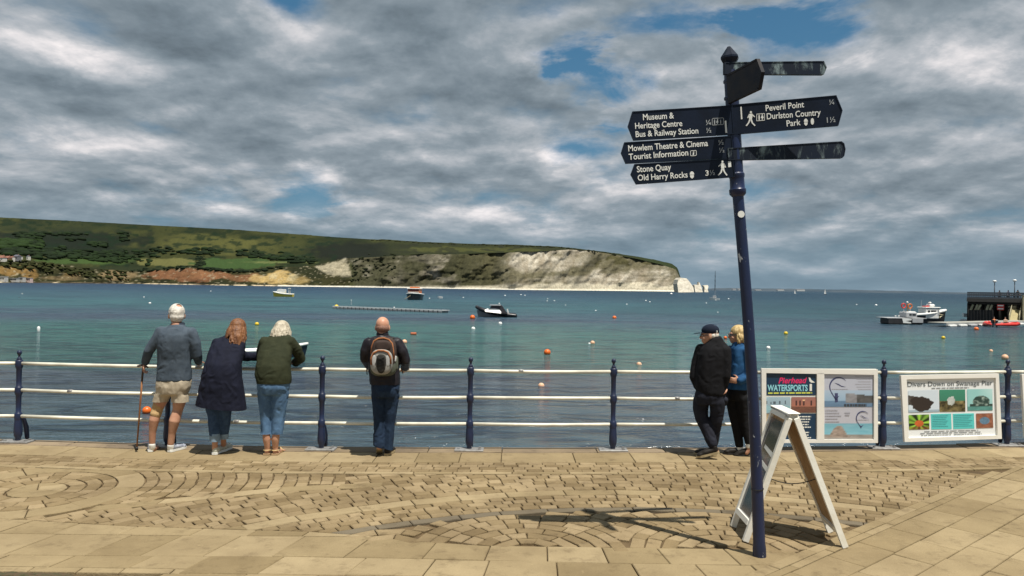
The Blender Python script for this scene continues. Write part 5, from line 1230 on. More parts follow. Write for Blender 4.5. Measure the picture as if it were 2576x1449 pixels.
for xs_ in ((396, 340), (520, 560)):
    mb = MB(); mb.tube([F2.P(xs_[0], 300, -.12), F2.P(xs_[0]-(10 if xs_[0] < 450 else -10), 290, -.02), F2.P(xs_[1], 330, .11), F2.P(xs_[1], 450, .145), F2.P(xs_[0]+(0), 590, -.06)], [(.03, .008)]*5, 8); mb.build('shoulder_strap', packd, pk, smooth=True)
mb = MB(); mb.tube([F2.P(575, 470, -.15), F2.P(582, 560, -.16)], [.038, .034], 12, rnd=True); mb.build('side_pocket', packs, pk, smooth=True); mb = MB(); mb.tube([F2.P(578, 490, -.19), F2.P(580, 455, -.18)], .018, 10, rnd=True); mb.build('bottle', packl, pk, smooth=True)
mb = MB(); mb.tube([F2.P(292, 590, .02), F2.P(297, 640, .01)], .006, 6); mb.tube([F2.P(610, 560, .05), F2.P(628, 625, .03)], .006, 6); mb.build('strap_end', packd, pk)

# ---- man in the cap
f = Fig('man in navy cap and black fleece walking past with a hand in his pocket', ox3, oy3, sc3, k3, 300, 1378)
f.head(f.P(292, 232, .03), 72, -3, 1.04, f.P(338, 320, .0))
f.torso(f.body, [(790,190,420,0,.11),(640,185,440,0,.11),(450,210,460,0,.11),(350,250,435,0,.10),(300,290,400,0,.07)])
aL = [(232,372,.08),(190,500,.09),(160,640,.06),(195,722,.07)]; aR = [(415,368,-.06),(424,480,-.08),(420,610,-.09),(408,712,-.06)]
f.limb(f.body, aL, [.052,.046,.040,.029]); f.limb(f.body, aR, [.052,.046,.040,.029])
f.hand(f.P(196, 724, .07), Vector((.4, .1, -1)), Vector((-1, 0, -.3)), 20, 1); f.hand(f.P(438, 722, -.06), Vector((-.4, .2, -1)), Vector((1, 0, -.2)), 20, 1)
f.limb(f.body, [(230,860,.05),(228,1000,.055),(275,1120,-.0),(316,1245,-.06),(345,1305,-.08)], [.064,.050,.046,.038,.034]); f.limb(f.body, [(362,860,-.04),(357,1020,-.01),(355,1120,.03),(352,1250,.07),(350,1330,.09)], [.064,.048,.044,.038,.034])
f.finish()
mb = MB(); f.torso(mb, [(792,196,432,0,.140),(760,172,440,0,.145),(700,158,445,0,.145),(600,162,458,0,.145),(500,172,470,0,.145),(420,186,474,0,.140),(365,204,464,0,.125),(325,236,445,0,.105),(290,276,412,.0,.085),(262,294,398,.005,.074),(248,300,392,.01,.07)])
f.limb(mb, aL, [.078,.068,.060,.050]); f.limb(mb, aR, [.074,.066,.058,.048]); f.wear('fleece', mb, blackf, .012, .012)
mb = MB(); f.torso(mb, [(880,175,420,0,.115),(810,154,436,0,.135),(750,168,440,0,.13)]); f.limb(mb, [(228,850,.05),(222,930,.06),(232,1010,.05),(275,1120,-.0),(316,1245,-.06)], [.098,.090,.080,.072,.062]); f.limb(mb, [(362,850,-.04),(360,930,-.03),(357,1030,-.01),(355,1120,.03),(352,1250,.07)], [.094,.084,.074,.066,.058]); f.wear('trousers', mb, charc, .011, .013, (15, 15, 8))
mb = MB(); f.limb(mb, [(420,830,-.06),(424,872,-.05)], [.045,.03]); f.wear('pocket_flap', mb, charc, .01, .004)
s = f.shoe(f.P(378, 1318, -.09), 84, .285, shoed, solet, -15, .048, .085); f.shoe(f.P(388, 1378, .08), 70, .28, shoed, solet, 0, .048, .08)
q = f.hq; mb = MB(); mb.ball(q(0, -.03, -.015), (.080, .080, .062), 16, 10, f.HM); o = f.wear('hair', mb, hairw, .008, .004, (40, 40, 12), 1)
bm = bmesh.new(); bm.from_mesh(o.data); inv = f.HM.transposed(); bmesh.ops.delete(bm, geom=[v for v in bm.verts if (inv@(v.co-f.HC)).y > .012], context='VERTS'); bm.to_mesh(o.data); bm.free()
mb = MB(); mb.ball(q(0, -.010, .046), (.088, .108, .078), 20, 12, f.HM); mb.tube([q(0, -.11, .012), q(.05, -.085, .012)], .012, 8)
o = f.wear('cap', mb, capm, .008, .0, smooth=3); bm = bmesh.new(); bm.from_mesh(o.data); bmesh.ops.delete(bm, geom=[v for v in bm.verts if (inv@(v.co-f.HC)).z < .012], context='VERTS'); bm.to_mesh(o.data); bm.free()
mb = MB(); pts = []
for a in np.linspace(R(25), R(155), 11): pts.append((.078*math.cos(a), .075+.085*math.sin(a)*1.0))
ins = [(.080*math.cos(a), .020+.075*math.sin(a)) for a in np.linspace(R(155), R(25), 11)]
mb.slab([q(x, y+.02, .020-.10*max(0, y-.06)) for x, y in pts]+[q(x, y, .022) for x, y in ins], f.HM@Vector((0, 0, 1)), .006); mb.build('peak', capm, o)
mb = MB(); mb.lathe([(.017, 0), (.017, .004)], 14, q(.062, -.085, .030), f.HM@Matrix.Rotation(R(140), 3, 'Z')@Matrix.Rotation(R(90), 3, 'X')@Matrix.Rotation(R(-14), 3, 'X')); mb.lathe([(.017, 0), (.017, .004)], 14, q(-.062, -.085, .030), f.HM@Matrix.Rotation(R(218), 3, 'Z')@Matrix.Rotation(R(90), 3, 'X')); mb.build('badge', white, o)
mb = MB(); 
for e in (-1, 1): mb.box(q(e*.034, .101, -.008), (.044, .008, .030), f.HM, bev=.003); mb.box(q(e*.077, .045, -.004), (.005, .115, .009), f.HM)
mb.build('sunglasses', glassm, f.r)

# ---- blonde woman behind the signpost
f = Fig('blonde woman in blue fleece and black leggings partly behind the signpost', ox3, oy3, sc3, k3*1.02, 574, 1354)
f.head(f.P(548, 232, .02), 84, -2, .98, f.P(562, 318, .0))
f.torso(f.body, [(760,490,630,0,.10),(600,490,625,0,.10),(440,505,620,0,.10),(340,525,605,0,.08)])
aL = [(500,385,.10),(490,520,.14),(500,620,.14),(475,690,.12)]; aR = [(612,385,-.08),(640,520,-.11),(620,620,-.12),(540,652,-.14)]
f.limb(f.body, aL, [.044,.038,.034,.025]); f.limb(f.body, aR, [.044,.038,.034,.025]); f.hand(f.P(474, 692, .12), Vector((-.3, 0, -1)), Vector((-1, 0, .2)), 18, 1); f.hand(f.P(536, 652, -.14), Vector((-1, .2, .05)), Vector((0, -1, 0)), 20, 1)
f.limb(f.body, [(515,800,.05),(545,1000,.06),(585,1270,.02),(586,1320,.02),(560,1338,.02)], [.062,.046,.034,.034,.03]); f.limb(f.body, [(590,800,-.04),(610,1000,-.03),(650,1225,-.06),(655,1290,-.06),(630,1325,-.06)], [.062,.046,.034,.034,.03])
f.finish()
mb = MB(); f.torso(mb, [(742,458,648,0,.125),(700,462,650,0,.125),(600,470,645,0,.122),(500,480,642,0,.124),(420,484,640,0,.122),(365,486,628,0,.105),(335,502,612,0,.085),(305,512,604,.0,.068)]); f.limb(mb, aL, [.066,.058,.052,.044]); f.limb(mb, aR, [.066,.060,.054,.046]); f.wear('fleece', mb, bluef, .011, .014, (14, 14, 9))
mb = MB(); f.torso(mb, [(840,470,620,0,.11),(780,452,640,0,.125),(735,462,645,0,.12)]); f.limb(mb, [(515,820,.05),(530,920,.06),(552,1040,.05),(585,1268,.02)], [.088,.078,.066,.048]); f.limb(mb, [(590,820,-.04),(602,920,-.03),(622,1040,-.03),(652,1225,-.06)], [.088,.076,.064,.048]); f.wear('leggings', mb, blackl, .011, .008, (15, 15, 9))
mb = MB(); f.limb(mb, [(586,1262,.02),(587,1300,.02)], [.042,.042]); f.wear('sock', mb, solem, .009, .003); mb = MB(); f.limb(mb, [(652,1225,-.06),(655,1262,-.06)], [.042,.042]); f.wear('sock', mb, solem, .009, .003)
f.shoe(f.P(622, 1354, .02), 84, .25, shoed, blk, 0, .043, .075); f.shoe(f.P(696, 1330, -.06), 80, .25, shoed, blk, -16, .043, .075)
q = f.hq; mb = MB(); mb.ball(q(0, -.020, .026), (.090, .100, .090), 18, 12, f.HM); mb.ball(q(0, -.05, -.04), (.088, .066, .080), 16, 10, f.HM); locks(mb, q, 30, -100, 100, .03, -.10, .012, .018, .008)
f.wear('hair', mb, hairy, .0065, .005, (70, 70, 10), 1); mb = MB()
for e in (-1, 1): mb.box(q(e*.034, .096, -.008), (.046, .008, .036), f.HM, bev=.003); mb.box(q(e*.082, .045, -.004), (.006, .11, .012), f.HM)
mb.build('sunglasses', glassm, f.r)
# ================================================================== BOATS
def pmat(n, c, r=.4, c2=None): return MATS.get(n) or mat(n, c, r, c2 or tuple(k*.8 for k in c), 1.5, lo=.45, hi=.8)
def hull_mesh(L, B, top, bowtop, draft=.35, full=.55, flare=.8, transom=.85, rake=.12, open_=False, th=.06, n=14, rim=0.):
    """lofted hull: stern at -L/2, bow at +L/2, waterline z=0"""
    mb = MB(); secs = []
    def sec(t, sc=1., zl=0.):
        x = -L/2+L*t; w = transom+(1-transom)*min(1, t/.35) if t < .35 else 1-(max(0, t-full)/(1-full))**2.1
        w = max(w, .015)*B/2*sc; z1 = top+(bowtop-top)*t**2.2; zk = -draft*(1-.75*max(0, t-.75)/.25)
        xr = x+rake*L*max(0, t-.8)/.2*1.0
        xx = lambda k: x+(xr-x)*k
        return [(xx(1), -w, z1), (xx(.75), -w*(.92 if t < .9 else .8), z1*.55+zk*.1), (xx(.3), -w*flare, zk*.35+zl), (xx(0), 0, zk+zl), (xx(.3), w*flare, zk*.35+zl), (xx(.75), w*(.92 if t < .9 else .8), z1*.55+zk*.1), (xx(1), w, z1)]
    ts = [i/n for i in range(n+1)]
    S_ = [sec(t) for t in ts]; vs = [p for s_ in S_ for p in s_]; m = 7
    fs = [(i*m+k, i*m+k+1, (i+1)*m+k+1, (i+1)*m+k) for i in range(n) for k in range(m-1)]
    fs.append(tuple(range(m)))
    if not open_: fs += [(i*m, (i+1)*m, (i+1)*m+6, i*m+6) for i in range(n)]
    mb.add(vs, fs)
    return mb, S_
def open_boat(L, B, top, bowtop, **kw):
    o, S_ = hull_mesh(L, B, top, bowtop, open_=True, **kw)
    return o, S_
def boat(label, px, py, yaw, name='motor_boat', cat='boat', dz=0.):
    p = on_z(px, py, SEA); return thing(name, label, cat, (p.x, p.y, SEA+dz), R(yaw)), p.y/F
wh = pmat('gel_white', (.80, .80, .77), .3); ylw = pmat('hull_yellow', (.62, .46, .06), .35); blkh = pmat('hull_black', (.012, .013, .016), .35); org = pmat('boat_orange', (.62, .17, .04), .4); redm = pmat('boat_red', (.62, .04, .03), .4)
nvy = pmat('hull_navy', (.012, .022, .040), .35); gry = pmat('deck_grey', (.40, .41, .42), .6); steel = pmat('stainless', (.5, .5, .5), .3); fab = pmat('canopy_grey', (.040, .036, .042), .7)

# yellow fishing boat
b, s = boat('yellow hulled fishing boat with white cabin and stern gantry', 713, 746.5, 178, 'fishing_boat'); L = 49*s
mb, S_ = hull_mesh(L, L*.36, .95, 1.75, .4, rake=.05); mb.build('hull', ylw, b, auto=40)
mb = MB(); 
for k in (-1, 1):
    i = 0 if k < 0 else 6; mb.tube([Vector(q[i])+Vector((0, 0, .04)) for q in S_], .17, 8)
mb.build('gunwale', wh, b, smooth=True)
mb = MB(); mb.box((L*.10, 0, 1.75), (L*.40, L*.25, 1.5), taper=.90, bev=.1); mb.box((L*.09, 0, 2.62), (L*.36, L*.25, .22), bev=.08); o = mb.build('cabin', wh, b)
for i in range(4):
    for k in (-1, 1): MB().box((L*(-.01+.08*i), k*L*.120, 2.05), (.36, .06, .36)).build('window', gl, o)
MB().tube([(L*.28, 0, 1.4), (L*.40, 0, 1.62)], .30, 8, rnd=True).build('foredeck', wh, b, smooth=True)
mb = MB(); 
for k in (-1, 1): mb.tube([(-L*.30, k*.7, .9), (-L*.30, k*.7, 3.0)], .07, 6)
mb.box((-L*.30, 0, 3.05), (.5, 1.7, .22)); mb.build('gantry', wh, b); MB().tube([(L*.12, .3, 2.7), (L*.12, .3, 4.4)], .03, 5).build('aerial', steel, b)

# orange wheelhouse boat seen from the bow
b, s = boat('black hulled boat with orange and white wheelhouse seen end on', 1043, 754, -93, 'work_boat'); Wd = 38*s; L = Wd*2.1
mb, S_ = hull_mesh(L, Wd, 1.75, 2.2, .4, full=.62, rake=.03); mb.build('hull', blkh, b, auto=40)
mb = MB()
for i in (0, 6): mb.tube([Vector(q[i])+Vector((0, 0, .05)) for q in S_], .16, 8)
mb.build('gunwale', wh, b, smooth=True)
o = MB().box((0, 0, 2.7), (L*.5, Wd*.74, 2.1), taper=.93, bev=.12).build('wheelhouse', org, b)
MB().box((L*.02, 0, 3.18), (L*.50, Wd*.68, .62)).build('window', pmat('red_glass', (.05, .008, .008), .2), o); mb = MB(); mb.box((0, 0, 3.72), (L*.56, Wd*.82, .24), bev=.08); mb.build('roof', wh, o); MB().box((0, 0, 4.05), (L*.40, Wd*.52, .5), taper=.6, bev=.1).build('roof_dome', org, o); MB().box((L*.01, 0, 2.55), (L*.55, Wd*.72, .22)).build('coaming', wh, o)
MB().tube([Vector((L*.50, -.2, 1.6)), Vector((L*.52, -Wd*.45, .25))], .09, 6).build('mooring_rope', pmat('rope_tan', (.40, .30, .18), .8), b)

# black rib with a white cabin
b, s = boat('black inflatable sided boat with white cabin and grey canopy', 1247, 797, 181, 'rigid_inflatable'); L = 100*s; k_ = s
def rx(px, py): return Vector((-(px-1247)*k_, 0, (797-py)*k_))
mb = MB(); pts = [(-1,)]; arc = []
prof = [(1296,793),(1285,792),(1260,789),(1235,785),(1215,780),(1203,775),(1199,773)]
side = [.36*L*.36]*4+[.30*L*.36, .18*L*.36, .03]
for sg in (-1, 1): 
    mb.tube([rx(*p)+Vector((0, sg*w, -.02)) for p, w in zip(prof, side)], [.24*1.35]*4+[.30, .28, .26], 12, rnd=True)
mb.tube([rx(1199, 773)+Vector((0, y, 0)) for y in (-.15, 0, .15)], .27, 10, rnd=True); mb.build('tube', blkh, b, smooth=True)
mb, S_ = hull_mesh(L*.86, L*.26, .45, 1.05, .35, rake=.06); o = mb.build('hull', pmat('hull_grey', (.20, .21, .22), .4), b, auto=40)
mb = MB(); cab = [(1260,787),(1221,783),(1219,779),(1226,776),(1243,775),(1254,776),(1259,781)]
mb.slab([rx(*p)+Vector((0, .75, 0)) for p in cab], (0, -1, 0), -1.5); mb.v = [(x, y*(1 if z < .9 else .82), z) for x, y, z in mb.v]
o = mb.build('cabin', wh, b, auto=30)
for sg in (-1, 1): mb = MB(); mb.slab([rx(x, y)+Vector((0, sg*.77, 0)) for x, y in ((1226,785),(1225,781),(1232,780.5),(1233,784.5))], (0, sg, 0), .02); mb.build('porthole', gl, o)
mb = MB(); mb.slab([rx(*p)+Vector((0, .62, 0)) for p in ((1232,775),(1246,775),(1255,776.5),(1262,787),(1276,788),(1262,768),(1258,766.5),(1238,766.5),(1234,770))], (0, -1, 0), -1.24); mb.build('canopy', fab, b)
mb = MB(); mb.slab([rx(*p)+Vector((0, .68, 0)) for p in ((1230,768),(1232,766),(1259,766),(1259,768))], (0, -1, 0), -1.36); mb.build('roof', gry, b); MB().ball(rx(1255, 763.5), .12, 8, 6).build('light', wh, b); MB().box(rx(1277, 783)+Vector((0, .3, 0)), (.22, .2, .8), Matrix.Rotation(R(15), 3, 'Y')).build('outboard_cover', wh, b)

# white and navy dinghy behind the women
b, s = boat('open rowing dinghy, white inside and navy outside, behind the leaning women', 684, 898, 12, 'rowing_dinghy'); L = 152*s
def dinghy(b, L, B, out, inn, top=.42, bt=.86):
    mb, S_ = hull_mesh(L, B, top, bt, .22, open_=True, rake=.07, transom=.72, n=18); mb.build('hull', out, b, auto=45)
    mb = MB(); m = 7; vs = []
    for q in S_:
        c = [Vector(p) for p in q]; w = abs(c[0].y); k = max(.1, (w-.05)/max(w, .06)); vs += [Vector((p.x*.985, p.y*k, max(p.z+.05, -.02) if 0 < i < 6 else p.z)) for i, p in enumerate(c)]
    n = len(S_)-1; mb.add(vs, [(i*m+k, (i+1)*m+k, (i+1)*m+k+1, i*m+k+1) for i in range(n) for k in range(m-1)]+[tuple(range(m))]); mb.build('lining', inn, b, auto=45)
    mb = MB()
    for i in (0, 6): mb.tube([Vector(q[i]) for q in S_], .085, 8)
    mb.tube([Vector(S_[0][0]), Vector(S_[0][6])], .085, 8); mb.build('gunwale', inn, b, smooth=True)
    for t in (.25, .5, .75): q = S_[int(t*18)]; w = abs(q[0][1])*1.8; MB().box((q[0][0], 0, q[0][2]-.16), (.26, w, .04)).build('thwart', inn, b)
    return S_
S_ = dinghy(b, L, L*.38, nvy, wh)
mb = MB()                                                     # registration strokes on the bow
for i in range(5): mb.box((L*(.36+.022*i), -L*.19*(.74-.105*i), .50+.03*i), (.035, .02, .15), Matrix.Rotation(R(12), 3, 'Y'))
mb.build('registration', wh, b)

# small boat lying left of the signpost, little tender, sailing boats
b, s = boat('small white cabin boat moored left of the signpost below the far mast', 1798, 755, 160, 'cabin_boat'); L = 23*s
mb, S_ = hull_mesh(L, L*.36, .9, 1.4, .3); mb.build('hull', wh, b, auto=40); o = MB().box((L*.05, 0, 1.5), (L*.35, L*.25, 1.0), taper=.85, bev=.08).build('cabin', gry, b); MB().box((L*.05, -L*.115, 1.6), (L*.22, .08, .4)).build('window', gl, o); MB().tube([(0, 0, 1.8), (0, 0, 4.6)], .06, 5).build('mast', steel, b)
b, s = boat('tiny white tender with flat top right of the orange wheelhouse boat', 1107, 750.5, 170, 'tender'); L = 12*s; mb, S_ = hull_mesh(L, L*.4, .55, .7, .2); mb.build('hull', wh, b, auto=40); MB().box((0, 0, .68), (L*.8, L*.32, .2), bev=.05).build('cover', gry, b)
for px, py, h, lab in ((2075, 741, 15, 'far white sailing boat with upright sail right of the signpost'), (1999, 739, 11, 'small far sailing boat with low sail nearer the signpost')):
    b, s = boat(lab, px, py, 20, 'sailing_boat'); s = min(s, 1.2); H_ = h*s
    mb, S_ = hull_mesh(H_*.5, H_*.15, H_*.06, H_*.09, .3, n=8); mb.build('hull', nvy if h > 12 else wh, b); MB().tube([(0, 0, 0), (0, 0, H_)], H_*.010, 5).build('mast', steel, b)
    mb = MB(); mb.slab([(-H_*.02, 0, H_*.97), (-H_*.02, 0, H_*.12), (-H_*.22, .1*H_*.3, H_*.12)], (.1, -1, 0), .05); mb.build('sail', wh, b); mb = MB(); mb.slab([(H_*.02, 0, H_*.8), (H_*.22, 0, H_*.1), (H_*.03, .03*H_, H_*.1)], (.1, -1, 0), .05); mb.build('jib', wh, b)

# floating pontoon in mid bay
a0 = on_z(846, 776, SEA); a1 = on_z(1122, 787, SEA); mid = (a0+a1)/2; d = a1-a0; ang = math.atan2(d.y, d.x); Lp = d.length
pt = thing('pontoon', 'long low grey floating pontoon in the middle of the bay', 'pontoon', (mid.x, mid.y, SEA), ang)
MB().box((0, 0, .42), (Lp, 2.0, .12)).build('deck', gry, pt)
for i in range(26):
    x = -Lp/2+Lp*(i+.5)/26; MB().box((x, -.2, .15), (Lp/26*.72, 1.9, .42), bev=.06).build('float', pmat('float_grey', (.22, .23, .24), .6), pt)
mb = MB(); mb.box((0, -1.02, .46), (Lp, .06, .16)); mb.build('edge_board', wh, pt)
p = on_z(847, 776, SEA)
def buoy(px, py, rpx, m, label, name='buoy', group=None, flat=1.0, half=.25, cap=True):
    p = on_z(px, py, SEA); s = p.y/F; r = rpx*s
    o = thing(name, label, 'buoy', (p.x, p.y, SEA), 0, group)
    MB().ball((0, 0, r*flat*(1-half*2)+.0), (r, r, r*flat), 16, 10).build('float', m, o, smooth=True)
    if cap and rpx > 2.4:
        z = r*flat*(2-half*2); MB().tube([(-r*.12, 0, z-.05*r), (-r*.12, 0, z+.10*r), (r*.12, 0, z+.10*r), (r*.12, 0, z-.05*r)], r*.06, 6).build('ring', pmat('buoy_ring', (.10, .08, .07), .6), o)
    return o
bo, bw_, by, bp_, br = pmat('buoy_orange', (.72, .14, .015), .38), pmat('buoy_white', (.82, .82, .80), .4), pmat('buoy_yellow', (.70, .48, .02), .4), pmat('buoy_faded', (.72, .42, .26), .5), pmat('buoy_rust', (.40, .10, .035), .7)
buoy(846, 776, 5.5, by, 'yellow buoy on the left end of the floating pontoon', half=.1)
buoy(369, 1039, 10.8, bo, 'big bright orange buoy low in the water beside the bandaged knee', half=.22)
buoy(646, 818, 5.2, by, 'golden yellow buoy above the olive jacket woman')
buoy(1188, 802, 6.6, bo, 'orange buoy at the bow of the black inflatable boat')
buoy(1017, 863, 6.6, bp_, 'faded orange round buoy right of the bald man', half=.3)
buoy(1376, 891, 8.6, bo, 'round orange buoy below the black inflatable boat', half=.25)
buoy(1490, 865, 5.8, bp_, 'pale orange buoy with a tiny white float at its side', half=.3)
buoy(1482, 866, 3.0, bw_, 'tiny white float touching the pale orange buoy', half=.3, cap=False)
buoy(1545, 801, 5.2, bo, 'low orange buoy between the black inflatable and the man in the cap', half=.35)
buoy(1607, 917, 6.6, bp_, 'half sunk pale orange buoy just above the rail left of the man in the cap', half=.5, cap=False)
buoy(1361, 971, 8.2, bp_, 'half sunk faded buoy seen through the railing', half=.5, cap=False)
buoy(1190, 828, 5.0, bw_, 'white buoy below the orange buoy of the black inflatable', half=.4)
buoy(1258, 815, 4.6, bw_, 'whitish buoy under the stern of the black inflatable', half=.4)
buoy(1824, 852, 4.4, bo, 'small orange buoy in front of the blonde woman\'s face')
buoy(1976, 841, 5.0, by, 'yellow buoy right of the signpost')
buoy(1932, 877, 5.2, bw_, 'pale grey buoy right of the signpost, above the double noticeboard', half=.35)
buoy(2455, 830, 5.6, bo, 'orange buoy in front of the pier pontoon', half=.3)
buoy(2372, 852, 4.6, by, 'yellow buoy below the workboats')
buoy(2492, 884, 4.4, bp_, 'small tan buoy low at the right side below the pier', half=.4)
buoy(2527, 904, 8.0, bp_, 'tan round buoy over the post at the right edge', half=.2)
buoy(2420, 815, 3.6, bo, 'red orange float against the pier pontoon')
o = thing('buoy', 'rust brown drum shaped float right of the bald man\'s head', 'buoy', tuple(on_z(1040, 842, SEA))); s = on_z(1040, 842, SEA).y/F
MB().tube([(-7*s, 0, 2.2*s), (7*s, 0, 2.2*s)], 4*s, 14).build('drum', br, o, auto=40); MB().tube([(-7.3*s, 0, 2.2*s), (-6.2*s, 0, 2.2*s)], 4.2*s, 14).build('hoop', pmat('rust_dark', (.16, .05, .03), .8), o)
o = thing('buoy', 'upright white pillar float at the far left of the water', 'buoy', tuple(on_z(97, 834, SEA))); s = on_z(97, 834, SEA).y/F
MB().lathe([(2.6*s, -2*s), (3.4*s, 0), (3.6*s, 9*s), (2.6*s, 12*s), (.6*s, 13.2*s)], 14).build('float', bw_, o, smooth=True); MB().tube([(0, 0, 13*s), (0, 0, 14.2*s)], .5*s, 6).build('ring', pmat('buoy_ring', (.10, .08, .07), .6), o)
o = thing('marker_pole', 'thin marker pole standing in the water behind the pontoon', 'pole', tuple(on_z(883, 767, SEA))); s = on_z(883, 767, SEA).y/F
MB().tube([(0, 0, -1), (0, 0, 12*s)], .8*s, 8).build('pole', pmat('pole_pale', (.45, .48, .50), .6), o); MB().lathe([(1.6*s, 11*s), (1.6*s, 13*s)], 8).build('cap', bw_, o)
WB = [(56,739.5),(377,763.5),(362,748),(530,733),(991,774),(1576,766),(1688,740),(1624,757),(1634,760),(1776,763),(1800,755.5),(1832,752.5),(1882,771),(1805,786),(2030,772),(2032,769),(2031,770),(2027,752),(2203,768.5),(2154,767),(1377,752),(1394,757),(1376,757.5),(1422,768),(1498,782),(1165,749),(1080,751),(1270,744),(1310,742),(1320,743.5),(1830,941)]
first = None
for i, (x, y) in enumerate(WB[:-1]):
    if 2020 < x < 2040: continue
    p = on_z(x, y, SEA); s = p.y/F; r = (2.5 if i in (1, 6, 18) else 1.2+.5*((i*37) % 10)/10)*s
    if first is None:
        first = thing('buoy', 'small white mooring buoy far out in the bay', 'buoy', tuple(p), 0, 'small white mooring buoys out in the bay'); MB().ball((0, 0, .3), 1, 12, 8).build('float', bw_, first, smooth=True); c = first
    else: c = copy_tree(first)
    c.location = p; c.scale = (r*1.25, r*1.25, r)
DB = [(48,749),(186,797),(210,820),(1157,743.5)]
first = None
for x, y in DB:
    p = on_z(x, y, SEA); s = p.y/F
    if first is None: first = thing('buoy', 'small dark float low in the water', 'buoy', tuple(p), 0, 'dark floats on the bay'); MB().ball((0, 0, .2), 1, 10, 6).build('float', pmat('buoy_dark', (.03, .05, .07), .5), first, smooth=True); c = first
    else: c = copy_tree(first)
    c.location = p; c.scale = (2.2*s, 2.2*s, 1.4*s)

# ================================================================== PIER HEAD ON THE RIGHT
PY = on_z(2445, 811, SEA).y; ps = PY/F                           # distance and metres per pixel there
timber = mat('pier_timber', (.034, .028, .024), .85, (.020, .017, .015), .8, spec=.2); timl = mat('pier_pale_timber', (.40, .36, .24), .8, (.28, .25, .16), 1.2); blackt = mat('pier_tar', (.012, .011, .012), .7)
pr = at_y(2500, 811, PY); pr.z = SEA
PD = Vector((pr.x, pr.y, 0)).normalized(); PRZ = Matrix.Rotation(-math.atan2(PD.x, PD.y), 3, 'Z')   # the pier head faces the promenade
def pw(px, py, dy=0.): return on_plane(px, py, pr+PD*dy, PD)
pier = thing('pier', 'dark timber pier head with railings on the right', 'pier', pr, -math.atan2(PD.x, PD.y))
def pp(px, py, dy=0.): return PRZ.inverted()@(pw(px, py)-pr)
def pbox(name, x0, y0, x1, y1, dy0, dy1, m, parent=pier):
    a, b_ = pp(x0, y1, 0), pp(x1, y0, 0); return MB().box(((a.x+b_.x)/2, (dy0+dy1)/2, (a.z+b_.z)/2), (abs(b_.x-a.x), dy1-dy0, abs(b_.z-a.z))).build(name, m, parent)
pbox('deck', 2433, 757, 2640, 765, .0, 14, timber); pbox('deck_edge', 2431, 754, 2640, 758.5, -.25, .05, pmat('weathered_deck', (.065, .058, .052), .8))
for i in range(16): pbox('wall_plank', 2436+i*3.95, 780, 2436+i*3.95+3.6, 813, -.12 if i % 2 else -.06, .4, blackt)
for x in (2437, 2451, 2466, 2480, 2496, 2516, 2538, 2560, 2580):
    mb = MB(); a = pp(x, 762, 0); mb.tube([(a.x, .6, -2), (a.x, .6, a.z)], .30, 8); mb.build('pile', timber, pier, smooth=True); MB().tube([(a.x+.6, 7, -2), (a.x+.4, 7, a.z)], .30, 8).build('pile', timber, pier, smooth=True)
for x0, x1 in ((2441, 2447), (2453, 2458), (2459, 2466), (2481, 2486), (2489, 2495)):
    mb = MB(); a, b_ = pp(x0, 780), pp(x1, 766); mb.tube([(a.x, .15, a.z), (b_.x, .25, b_.z)], .18, 8); mb.build('pale_brace', timl, pier)
for i in range(5): pbox('cross_beam', 2500+i*4, 771+i*5, 2575, 773.5+i*5, .4+.5*i, .8+.5*i, timber)
pbox('back_wall', 2500, 764, 2640, 811, 3.0, 3.3, blackt); pbox('pale_plank', 2535, 766, 2556, 768, .1, .3, timl); pbox('pale_plank', 2535, 771, 2556, 773, .1, .3, timl); pbox('pale_plank', 2538, 777, 2557, 779, .1, .3, timl)
o = pbox('notice_plate', 2507, 766, 2525, 780, -.06, .1, redm)
for y in (767.5, 775.5): pbox('white_band', 2509, y, 2523, y+2.4, -.10, -.05, wh, o)
for i in range(34): 
    x = 2434+i*4.4; a = pp(x, 757); b_ = pp(x, 737.5); MB().box((a.x, .05, (a.z+b_.z)/2), (.085, .085, b_.z-a.z)).build('baluster', pmat('pier_rail', (.075, .085, .10), .6), pier)
for y in (737.5, 743, 750): pbox('handrail', 2432, y-.6, 2640, y+.6, -.05, .1, pmat('pier_rail', (.075, .085, .10), .6))
for px, top, lab in ((2500.5, 710, 'left pale headed lamp post on the pier'), (2551, 708, 'right pale headed lamp post on the pier by the group of people')):
    b_ = pw(px, 757, 1.2); t = pw(px, top, 1.2); h = t.z-b_.z; r = thing('lamp_post', lab, 'lamp post', b_)
    MB().tube([(0, 0, 0), (0, 0, h*.45), (0, 0, h)], [.11, .08, .06], 8).build('post', pmat('pier_rail', (.075, .085, .10), .6), r, smooth=True); MB().lathe([(.06, h-.05), (.22, h+.02), (.30, h+.14), (.26, h+.26), (.08, h+.34)], 12).build('lamp_head', wh, r, smooth=True)
jk = [pmat('coat_dark', (.02, .022, .03), .8), pmat('coat_blue', (.03, .05, .10), .8), pmat('coat_black', (.012, .012, .014), .8)]
